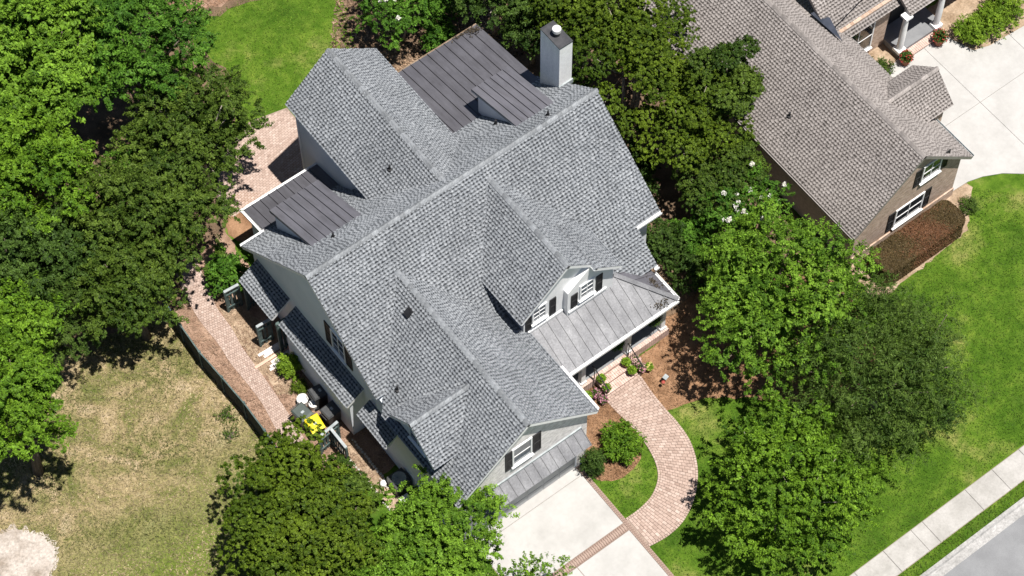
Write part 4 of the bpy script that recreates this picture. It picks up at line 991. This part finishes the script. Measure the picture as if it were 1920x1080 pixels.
tree('maple_tree', 'light green tree at the bottom edge beside the driveway', (-3.2, -11.6), 3.9, 2.4, 2.0, 'bright', 34000, 66, 50, .26, .14, trunk_r=.16, subr=.26, ragged=.3)
tree('sapling_tree', 'thin sapling with sparse twigs over the driveway', (.75, -13.6), 2.4, 1.3, 1.4, 'fresh', 4200, 67, 26, .3, .11, trunk_r=.05, subr=.16, ragged=.6, sub=4, inner=.05)

# clipped shrubs and hedges
bush('clipped_bush', 'round clipped green bush in the orange straw bed', (8.05, -10.1), .62, .92, .66, 'fresh', 20000, 71, .085, 60, .24, low=-.8, ragged=.04)
bush('evergreen_shrub', 'dark upright evergreen at the garage corner', (6.5, -10.15), .8, .5, .85, 'dark', 12000, 72, .06, 40, .3, low=-.9, ragged=.05)
bush('fern_shrub', 'bright feathery bush beside the lumber pile', (-.8, 1.2), .62, .5, .6, 'lime', 7000, 73, .08, 30, .3, ragged=.2)
bush('fern_shrub', 'low yellowish plant between the bright bush and the bins', (-.95, .25), .2, .33, .22, 'oak', 1800, 74, .07, 16, .3, ragged=.3)
bush('fig_shrub', 'big leaved green shrub at the left house corner', (-.5, 6.4), 1.0, .85, .9, 'green', 4500, 75, .17, 26, .32, ragged=.3, subr=.2)
bush('weed_clump', 'scrubby weed clump in the dry lot near the fence', (-4.15, 1.1), .08, .45, .16, 'dusty', 260, 76, .10, 12, .4, ragged=.4, cat='weeds')
bush('weed_clump', 'smaller weed tuft further down the dry lot by the oak', (-4.5, .3), .06, .35, .14, 'dusty', 170, 77, .10, 10, .4, ragged=.4, cat='weeds')
bush('low_shrub', 'grey green plants by the neighbouring porch window', (29.0, -2.5), .3, .7, .4, 'dusty', 4500, 78, .08, 24, .3, ragged=.3)
bush('boxwood_shrub', 'yellow green shrub nearest the neighbouring terracotta pots', (33.7, -3.5), .55, .8, .6, 'lime', 11000, 79, .08, 36, .28)
bush('boxwood_shrub', 'yellow green shrub in the middle of the corner hedge', (34.7, -3.6), .6, .85, .6, 'lime', 11000, 80, .08, 36, .28)
bush('boxwood_shrub', 'yellow green shrub at the upper right picture corner', (35.7, -3.5), .65, .95, .7, 'lime', 12000, 81, .08, 36, .28)
bush('dry_shrub', 'small scrubby plant where the hedge meets the forecourt', (27.4, -10.2), .22, .4, .3, 'dusty', 2200, 82, .07, 20, .3, ragged=.3)

def box_hedge(name, label, x0, x1, y0, y1, h, seed, n=26000):
    r = np.random.default_rng(seed); c = ((x0 + x1) / 2, (y0 + y1) / 2, 0); t = thing(name, label, 'hedge', c)
    f = r.uniform(0, 1, n); L = np.array([x1 - x0, y1 - y0, h]); p = r.uniform(-.5, .5, (n, 3)) * L; nr = np.zeros((n, 3))
    areas = np.array([L[0] * L[1] * 1.3, L[0] * h, L[0] * h, L[1] * h, L[1] * h]); cum = np.cumsum(areas) / areas.sum(); w_ = np.searchsorted(cum, f)
    for k, (ax, sg) in enumerate(((2, 1), (1, -1), (1, 1), (0, -1), (0, 1))):
        m = w_ == k; p[m, ax] = sg * (L[ax] / 2 - np.abs(r.normal(0, .03, m.sum()))); nr[m, ax] = sg
    # rounded ends
    ex = np.abs(p[:, 0]) > L[0] / 2 - .35; p[ex, 1] *= 1 - .35 * ((np.abs(p[ex, 0]) - (L[0] / 2 - .35)) / .35) ** 2
    p += .02 * np.sin(p[:, [1, 2, 0]] * 7 + seed); p[:, 2] += h / 2
    nr = nr + r.normal(0, .6, (n, 3)) + np.array([0, 0, .3])
    # patchy rust: green and brown twigs by place
    g = np.sin(p[:, 0] * 1.9 + 1.0) + np.sin(p[:, 0] * 3.1 + p[:, 1] * 4.0) * .7 + r.normal(0, .8, n)
    ca = tints(r, g, (.070, .050, .022), (.125, .088, .037)); cb = tints(r, g, *LEAF['rust'])
    sel = g + .9 * np.cos((p[:, 0] - .4) * 1.1) > .6
    col = np.where(sel[:, None], cb, ca)
    link('foliage', leaf_mesh('foliage', p, nr, .07, col, .5, r), None, t)
    b = B()
    for k in range(7):
        xx = x0 + .4 + (x1 - x0 - .8) * k / 6; b.tube([(xx, c[1], 0), (xx + .05, c[1], h * .5), (xx, c[1] + .1, h * .85)], [.035, .03, .012], 6)
        for s in (-1, 1): b.tube([(xx, c[1], h * .3), (xx + s * .2, c[1] + s * (y1 - y0) * .3, h * .75)], [.02, .008], 5)
    b.out('stems', 'bark', t)
    return t
box_hedge('box_hedge', 'brown rust tinged clipped hedge under the brick gable window', 21.75, 26.35, -11.05, -9.6, 1.25, 83, 46000)

# ------------------------------------------------------------------ grass and straw cover
def in_poly(P, poly):
    A = np.array(poly); x, y = P[:, 0], P[:, 1]; k = np.zeros(len(P), bool)
    for i in range(len(A)):
        a, b = A[i], A[(i + 1) % len(A)]
        c = (a[1] > y) != (b[1] > y); xi = (b[0] - a[0]) * (y - a[1]) / (b[1] - a[1] + 1e-12) + a[0]; k ^= c & (x < xi)
    return k
def tufts(name, label, poly, dens, size, ca, cb, seed, exclude=(), cat='grass', flat=.25, aspect=.28, zoff=.012):
    r = np.random.default_rng(seed); A = np.array(poly); lo, hi = A.min(0), A.max(0); n = int((hi - lo).prod() * dens)
    P = r.uniform(lo, hi, (n, 2)); m = in_poly(P, poly)
    for e in exclude: m &= ~in_poly(P, e)
    P = P[m]; n = len(P)
    t = np.sin(P[:, 0] * 1.3 + np.sin(P[:, 1] * .9) * 2) + np.sin(P[:, 1] * 1.7 + P[:, 0] * .6)
    pos = np.c_[P, r.uniform(0, size * .4, n) + zoff]
    nr = r.normal(0, 1, (n, 3)) * np.array([1, 1, flat]); nr[:, 2] = np.abs(nr[:, 2]) + flat
    o = link(name, leaf_mesh(name, pos, nr, size, tints(r, t, ca, cb, .32), aspect, r, .5), None, None)
    o['kind'] = 'stuff'; tag(o, label, cat); return o
WALK = [tuple(p) for p in WL_] + [tuple(p) for p in WR_[::-1]]
NDRV = [(27.3, -9.1), (28.3, -9.15), (29.0, -9.35), (29.8, -9.75), (30.6, -10.4), (31.5, -12), (36, -20.05), (44, -20.05), (44, -4.6)]
GA, GB = (.034, .082, .007), (.098, .162, .018)
tufts('lawn_grass_blades', 'short mown grass of the front lawns', [(6.22, -20), (6.22, -10.4), (10.5, -9.0), (20, -9), (28.2, -9.4), (34, -16), (34, -20)], 300, .07, GA, GB, 91, [BED1, BED2, WALK, NDRV, [(20.9, -9.2), (21.1, -11.2), (21.7, -11.3), (26.6, -11.0), (28.3, -9.5), (28.2, -9.0)]], flat=.5)
tufts('verge_grass_blades', 'grass strip between pavement and kerb', [(8, -21.8), (24, -21.8), (24, -21.25), (8, -21.25)], 420, .08, GA, (.14, .2, .03), 92, flat=.5)
tufts('rear_grass_blades', 'bright grass of the rear lawn', [(5.3, 19.0), (4.9, 12.9), (6.8, 12.4), (9.4, 13.0), (11.1, 13.2), (12.3, 16.2), (8.4, 18.6)], 300, .07, (.065, .13, .010), (.15, .24, .028), 93, flat=.5)
tufts('dry_grass_blades', 'sparse tan and green grass of the lot', [(-3.5, 6.2), (-3.65, 4.0), (-3.52, 2), (-3.5, -1), (-4.2, -8), (-14, -4), (-18, 3), (-9, 9)], 420, .10, (.08, .105, .022), (.43, .34, .21), 94, [[(-14.8, 2.3), (-13.9, 2.15), (-13.15, 1.25), (-12.95, .35), (-13.4, -.25), (-14.2, -.8), (-17, -.9), (-17.5, 1.9)]], flat=.5)
ST = ((.15, .08, .04), (.36, .22, .13))
tufts('straw_needles', 'loose pine needles of the orange bed', BED1, 700, .11, *ST, 95, (), 'pine straw', 2.5, .12)
tufts('front_straw_needles', 'loose pine needles of the shaded front bed', BED2, 350, .11, *ST, 96, (), 'pine straw', 2.5, .12, .016)
tufts('side_straw_needles', 'loose reddish needles along the side path', [(-3.5, 6.2), (-3.55, 4), (-3.45, 2), (-3.4, -1), (-3.3, -5), (.2, -5), (.2, 0), (-.7, 5.5), (-1.0, 8.3), (-2.6, 6.9)], 350, .12, (.16, .095, .065), (.42, .30, .22), 97, [[tuple(p) for p in PL] + [tuple(p) for p in PR[::-1]]], 'pine straw', 2.5, .12, .018)
tufts('litter_leaves', 'fallen leaves behind the house', [(9.4, 8.2), (9.4, 13), (12, 16), (18, 14), (18, 8.2)], 160, .14, (.10, .06, .035), (.36, .25, .17), 98, (), 'leaf litter', 2.5, .5, .012)
tufts('top_straw_needles', 'pinkish needles of the clearing beyond the lawn', [(5.0, 18.9), (6.6, 19.2), (8.4, 18.7), (12, 16.6), (13, 21), (4.5, 26), (3.6, 21)], 250, .14, (.2, .11, .07), (.42, .27, .18), 99, (), 'pine straw', 2.5, .14, .018)

# ------------------------------------------------------------------ fences and yard things
FP = resample(smooth_line([(-3.42, 6.7), (-3.5, 5.6), (-3.6, 4.2), (-3.6, 3.0), (-3.52, 1.9), (-3.47, .8), (-3.5, -.9), (-3.6, -2.6)]), 7)
fn = thing('board_fence', 'curved dark board fence with grey top rail beside the dry lot', 'fence', (-3.5, 2, 0))
for i in range(len(FP) - 1):
    a, b_ = FP[i], FP[i + 1]; d_ = (b_ - a); L = np.linalg.norm(d_); d_ /= L; nb = int(L / .15)
    B().box(a[0] - .05, a[0] + .05, a[1] - .05, a[1] + .05, 0, 1.5).out('post', 'fence', fn)
    for k in range(nb):
        p = a + d_ * (k + .5) * L / nb; q = Vector((p[0], p[1], .7)); dv = Vector((d_[0], d_[1], 0))
        B().obox(q + Vector((0, 0, random.uniform(-.01, .01))), dv * (L / nb - .012), dv.cross(Vector((0, 0, 1))) * .022, Vector((0, 0, 1.36))).out('board', 'fencedark', fn)
    B().bar((a[0], a[1], 1.42), (b_[0] - d_[0] * .02, b_[1] - d_[1] * .02, 1.42 + random.uniform(-.02, .02)), .055, .04).out('top_rail', 'fence', fn)
def panel_fence(label, a, b_, h, group='dark green fence panels in the side yard', gap=.05, cap='fence', bw=.11):
    a = Vector((*a, 0)); b_ = Vector((*b_, 0)); d_ = b_ - a; L = d_.length; d_.normalize(); n_ = d_.cross(Vector((0, 0, 1)))
    t = thing('panel_fence', label, 'fence', tuple((a + b_) / 2), group); u = Vector((0, 0, 1))
    nb = max(2, int(L / (bw + gap)))
    for k in range(nb): B().obox(a + d_ * ((k + .5) * L / nb) + u * (h / 2), d_ * bw, n_ * .022, u * (h - .1)).out('board', 'fence', t)
    for z in (.4, h - .35): B().obox((a + b_) / 2 + u * z + n_ * .035, d_ * L, n_ * .04, u * .09).out('rail', 'fence', t)
    B().obox((a + b_) / 2 + u * (h - .02), d_ * (L + .05), n_ * .12, u * .05).out('cap_rail', cap, t)
    for p in (a, b_): B().obox(p + u * (h / 2 - .03) - n_ * .005, d_ * .1, n_ * .1, u * (h - .05)).out('post', 'fence', t)
panel_fence('free end of the dark green screen at the house corner, farther one', (-1.25, 5.2), (-.6, 5.15), 1.75, cap='rail')
panel_fence('dark green screen closing the upper end of the small shed roof', (-.5, 4.78), (.25, 4.78), 2.3)
panel_fence('short green fence panel beside the lumber pile', (-1.1, 2.98), (-.5, 2.95), 1.75, cap='rail')
panel_fence('dark green screen between the two small shed roofs', (-.55, 2.2), (.27, 2.2), 2.5)
panel_fence('green fence panel behind the yellow lidded bin', (-1.95, -2.72), (-.95, -2.6), 1.55, cap='rail')
panel_fence('green fence panel running from the bins towards the garage', (-1.33, -2.72), (-1.33, -3.75), 1.55, cap='rail')
# sunlit ground painted as a paler strip, edged with stones, in the side yard
ys = sheet('painted_sun_strip', [(-1.2, -3.0), (-.55, -2.8), (-.5, -6.6), (-1.15, -6.6)],   .022, 'soil', 'ground strip coloured pale as if sunlit, edged with pale stones beside the garage')
r_ = np.random.default_rng(5)
for k in range(26):
    for xx in (-1.18, -.56):
        yy = -3.0 - k * .14; 
        q = B(); s1, s2, s3 = r_.uniform(.05, .075), r_.uniform(.055, .068), r_.uniform(.04, .07); q.lathe((xx + r_.uniform(-.02, .02), yy, .02), [(s1 * .9, 0), (s1, s3 * .6), (s2 * .6, s3 * 1.2)], 7); q.out('stone', 'stone', ys)

def wheelie(label, x, y, body, lid, rot):
    t = thing('wheeled_bin', label, 'bin', (x, y, 0), 'wheeled bins in the side yard')
    m = Matrix.Rotation(rot, 4, 'Z')
    def put(bb, name, mat, parent=t):
        v = [tuple((m @ Vector(p)) + Vector((x, y, 0))) for p in bb.v]; c = B(); c.v = v; c.f = bb.f; c.m = bb.m; return c.out(name, mat, parent)
    b = B(); b.add([(-.22, -.27, .06), (.22, -.27, .06), (.22, .25, .06), (-.22, .25, .06), (-.29, -.36, .98), (.29, -.36, .98), (.29, .34, .98), (-.29, .34, .98)],
                   [(3, 2, 1, 0), (4, 5, 6, 7), (0, 1, 5, 4), (1, 2, 6, 5), (2, 3, 7, 6), (3, 0, 4, 7)]); put(b, 'body', body)
    b = B(); b.add([(-.31, -.39, .985), (.31, -.39, .985), (.31, .36, .985), (-.31, .36, .985), (-.31, -.39, 1.02), (.31, -.39, 1.02), (.31, .36, 1.03), (-.31, .36, 1.03), (-.26, -.3, 1.07), (.26, -.3, 1.07), (.26, .3, 1.09), (-.26, .3, 1.09)],
                   [(0, 3, 2, 1)] + [(i, (i + 1) % 4, 4 + (i + 1) % 4, 4 + i) for i in range(4)] + [(4 + i, 4 + (i + 1) % 4, 8 + (i + 1) % 4, 8 + i) for i in range(4)] + [(8, 9, 10, 11)])
    l_ = put(b, 'lid', lid)
    put(B().obox((0, -.05, 1.085), Vector((.14, 0, 0)), Vector((0, .1, 0)), Vector((0, 0, .012))), 'label_plate', 'rail', l_)
    put(B().tube([(-.24, .42, .97), (.24, .42, .97)], [.018, .018], 8), 'handle', 'bingrey')
    for sx in (-1, 1): put(B().tube([(sx * .22, .3, .1), (sx * .28, .3, .1)], [.1, .1], 14), 'wheel', 'rubber')
wheelie('dark green wheeled bin beside the yellow lidded one', -1.72, -1.1, 'bin', 'bin', rad(8))
wheelie('wheeled bin with bright yellow lid', -1.6, -1.85, 'bingrey', 'yellow', rad(-6))
wheelie('dark grey wheeled bin against the bay wall', -.72, -1.75, 'bingrey', 'bingrey', rad(95))
wheelie('dark grey wheeled bin nearest the feathery bush', -.62, -.75, 'bingrey', 'bingrey', rad(85))
def bucket(label, x, y, r, h):
    t = thing('bucket', label, 'bucket', (x, y, 0), 'white buckets by the bins')
    b = B().lathe((x, y, 0), [(r * .8, 0), (r, h), (r * 1.05, h), (r * 1.05, h + .04), (r * .7, h + .09), (.02, h + .1)], 18); b.out('body', 'plastic', t)
    B().tube([(x + math.cos(a) * r * 1.08, y + math.sin(a) * r * 1.08, h * .9 - abs(math.sin(a)) * .1) for a in np.linspace(0, math.pi, 9)], [.008] * 9, 5).out('handle', 'rail', t)
bucket('larger round white bucket behind the dark green bin', -1.22, -.35, .24, .42)
bucket('smaller white bucket touching the grey bins', -.98, -.78, .19, .36)
# lumber pile
r_ = random.Random(3)
for i, (yy, x0, L, z, m_, lab) in enumerate(((2.62, -1.45, 1.5, .02, 'lumber', 'white board at the back of the lumber pile'), (2.45, -1.3, 1.4, .02, 'lumber', 'white board second from the back of the pile'), (2.22, -1.9, 1.9, .05, 'lumber_red', 'long pinkish board sticking out of the lumber pile'),
                                          (2.05, -1.2, 1.2, .02, 'lumber', 'white board in front of the pinkish one'), (1.9, -1.35, 1.15, .02, 'lumber', 'front white board of the lumber pile'), (2.5, -1.25, 1.25, .075, 'lumber', 'white board lying on top of the pile'), (1.76, -1.45, .9, .02, 'lumber', 'short white offcut at the near side of the pile'))):
    a = r_.uniform(-.06, .06); dv = Vector((math.cos(a), math.sin(a), 0)); c = Vector((x0 + L / 2, yy, z + .025))
    b = B(); b.obox(c, dv * L, dv.cross(Vector((0, 0, 1))) * .13, Vector((0, 0, .045)))
    tag(b.out('timber_board', m_), lab, 'board', 'boards of the lumber pile')
# cool unit and clutter by the garage flank
t = thing('air_conditioner', 'dark outdoor cooling unit in the shaded garage side yard', 'cooling unit', (-.25, -5.9, 0))
B().box(-.62, .12, -6.25, -5.55, .04, .8).out('cabinet', 'bingrey', t)
B().lathe((-.25, -5.9, .8), [(.3, 0), (.3, .03), (.06, .035), (.02, .05)], 20).out('fan_guard', 'rail', t)
for k in range(6): B().bar((-.25 - .3 * math.cos(k * .52), -5.9 - .3 * math.sin(k * .52), .845), (-.25 + .3 * math.cos(k * .52), -5.9 + .3 * math.sin(k * .52), .845), .012).out('guard_wire', 'rail', t)
t = thing('storage_box', 'small white box with lid beside the garage', 'box', (-.55, -6.75, 0)); B().box(-.75, -.35, -6.95, -6.55, 0, .5).out('body', 'plastic', t); B().box(-.78, -.32, -6.98, -6.52, .5, .55).out('lid', 'plastic', t)
t = thing('watering_can', 'white watering can beside the cooling unit', 'watering can', (-.75, -5.45, 0))
B().lathe((-.75, -5.45, 0), [(.13, 0), (.14, .25), (.1, .3), (.09, .3)], 14).out('body', 'plastic', t); B().tube([(-.75, -5.58, .12), (-.75, -5.8, .38)], [.025, .018], 8).out('spout', 'plastic', t)
B().tube([(-.75, -5.32, .1), (-.75, -5.2, .25), (-.75, -5.36, .38)], [.015] * 3, 6).out('handle', 'plastic', t)

# ------------------------------------------------------------------ front step things
def handrail(label, x):
    t = thing('handrail', label, 'handrail', (x, -7.4, 0), 'iron handrails of the front steps'); b = B()
    b.tube([(x, -6.9, 1.5), (x, -7.1, 1.5), (x, -7.95, 1.0), (x, -8.05, .98)], [.028] * 4, 8); b.out('rail', 'iron', t)
    b = B(); b.tube([(x, -7.06, .54), (x, -7.06, 1.5)], [.022, .022], 8); b.out('post', 'iron', t)
    b = B(); b.tube([(x, -7.92, .02), (x, -7.92, 1.02)], [.022, .022], 8); b.out('post', 'iron', t)
    for k in range(1, 7):
        yy = -7.06 - .86 * k / 7; B().tube([(x, yy, .54 - .5 * k / 7), (x, yy, 1.5 - .48 * k / 7)], [.009, .009], 5).out('baluster', 'iron', t)
handrail('black iron handrail on the garage side of the steps', 8.97)
handrail('black iron handrail on the tree side of the steps', 10.8)
def potted(label, x, y, z, r, kind, fl, seed, pot='terra', h=.26, fcol=(.5, .12, .2), group='flower pots by the front steps'):
    t = thing('potted_plant', label, 'potted plant', (x, y, z), group)
    B().lathe((x, y, z), [(r * .65, 0), (r * .9, h * .85), (r, h * .85), (r, h), (r * .85, h), (r * .8, h * .9)], 16).out('pot', pot, t)
    g = np.random.default_rng(seed); n = 420; p = unit(g, n) * (r * 1.25 * g.uniform(.3, 1, (n, 1)) ** .5); p[:, 2] = np.abs(p[:, 2]) * .9 + h
    link('foliage', leaf_mesh('foliage', p, unit(g, n) + np.array([0, 0, .9]), .085, tints(g, g.normal(0, 1, n), *LEAF[kind]), .6, g), None, t)
    if fl:
        n = fl; p = unit(g, n) * r * 1.3; p[:, 2] = np.abs(p[:, 2]) * .95 + h
        fo = link('flowers', leaf_mesh('flowers', p, unit(g, n) + np.array([0, 0, 1.2]), .07, np.tile(fcol, (n, 1)) * g.uniform(.7, 1.2, (n, 1)), .9, g), None, t); fo['kind'] = 'stuff'
PK = (.55, .28, .32)
potted('yellow green plant on the porch edge, right of the steps', 10.5, -7.28, .36, .17, 'lime', 0, 1)
potted('round yellow green plant on the middle step at the right', 10.52, -7.66, .18, .17, 'lime', 0, 2, 'mauve')
potted('pink flowering pot at the foot of the right handrail', 11.0, -7.75, .02, .16, 'green', 60, 3, 'mauve', fcol=PK)
potted('pale pink flowering pot outside the right handrail', 11.0, -7.35, .02, .17, 'dusty', 90, 4, 'terra', fcol=(.6, .4, .38))
potted('yellowish plant in the straw right of the handrail', 11.25, -7.9, .02, .15, 'lime', 20, 5, 'terra', fcol=(.6, .5, .2))
potted('yellow green plant on the upper step at the left', 9.2, -7.25, .36, .16, 'lime', 0, 6)
potted('green plant on the lower step at the left', 9.18, -7.66, .18, .15, 'fresh', 10, 7, 'mauve', fcol=PK)
potted('mauve pot with pink flowers left of the left handrail', 8.72, -7.55, .02, .17, 'dark', 70, 8, 'mauve', fcol=(.45, .2, .28))
potted('mauve pot with pink flowers at the foot of the left handrail', 8.76, -7.95, .02, .15, 'dark', 60, 9, 'mauve', fcol=(.45, .2, .28))
potted('small green plant between the garage wall and the porch', 8.35, -7.4, .02, .18, 'lime', 0, 10)
potted('brick red planter nearer the neighbouring corner shrubs', 32.3, -2.85, .045, .3, 'dark', 60, 11, 'terra', .5, (.35, .05, .04), 'terracotta pots at the neighbouring porch')
potted('brick red planter on the window side of the neighbouring porch', 30.35, -2.75, .045, .26, 'dark', 60, 12, 'terra', .45, (.35, .05, .04), 'terracotta pots at the neighbouring porch')
def fern(label, x, y, z, seed):
    t = thing('hanging_fern', label, 'hanging plant', (x, y, z), 'ferns hung in the porch'); g = np.random.default_rng(seed); n = 1500
    B().lathe((x, y, z), [(.05, -.12), (.16, .02), (.17, .04)], 12).out('basket', 'black', t)
    d_ = unit(g, n); rr = .42 * g.uniform(.2, 1, (n, 1)); p = d_ * rr; p[:, 2] = .12 - .5 * (np.hypot(p[:, 0], p[:, 1])) ** 2 * 2 + g.normal(0, .05, n)
    link('fronds', leaf_mesh('fronds', p, d_ * .4 + np.array([0, 0, 1]), .1, tints(g, g.normal(0, 1, n), *LEAF['dark']), .3, g), None, t)
    B().tube([(x, y, z + .04), (x, y, 3.2)], [.008, .008], 5).out('hanger', 'iron', t)
fern('dark fern hanging beside the right handrail', 10.3, -6.75, 1.9, 1)
fern('dark fern hanging at the far right of the porch', 12.25, -6.8, 1.9, 2)
t = thing('garden_ornament', 'small red and grey ornament on a stake in the straw bed', 'ornament', (11.3, -8.85, 0))
B().tube([(11.3, -8.85, 0), (11.3, -8.85, .5)], [.014, .012], 6).out('stake', 'iron', t)
B().lathe((11.2, -8.9, .42), [(.02, 0), (.07, .04), (.08, .08), (.03, .12)], 12).out('red_bowl', 'red', t)
B().obox((11.42, -8.78, .5), Vector((.22, .06, 0)), Vector((-.05, .18, .03)), Vector((0, 0, .05))).out('grey_plate', 'rail', t)
# fallen leaves caught on the metal roofs
def roof_litter(name, label, pts, seed):
    r = np.random.default_rng(seed); P = []
    for (x, y, z, rx, ry, n, sx, sy) in pts:
        a = r.normal(0, 1, (n, 2)) * np.array([rx, ry]); P.append(np.c_[x + a[:, 0], y + a[:, 1], z + sx * a[:, 0] + sy * a[:, 1] + .075 + r.uniform(0, .02, n)])
    P = np.vstack(P); n = len(P)
    o = link(name, leaf_mesh(name, P, r.normal(0, .4, (n, 3)) + np.array([0, 0, 1]), .09, tints(r, r.normal(0, 1, n), (.03, .024, .018), (.10, .08, .055), .3), .5, r), None, None)
    o['kind'] = 'stuff'; tag(o, label, 'fallen leaves')
roof_litter('porch_roof_leaves', 'dark fallen leaves on the porch roof corner', [(12.62, -6.3, 3.68, .1, .25, 80, -.6, 0), (12.3, -7.2, 3.62, .3, .1, 60, 0, .52)], 1)
roof_litter('rear_roof_leaves', 'dark fallen leaves at the far corner of the rear metal roof', [(13.9, 7.8, 4.78, .18, .12, 110, 0, -.2), (13.3, 7.95, 4.75, .25, .04, 60, 0, -.2)], 2)
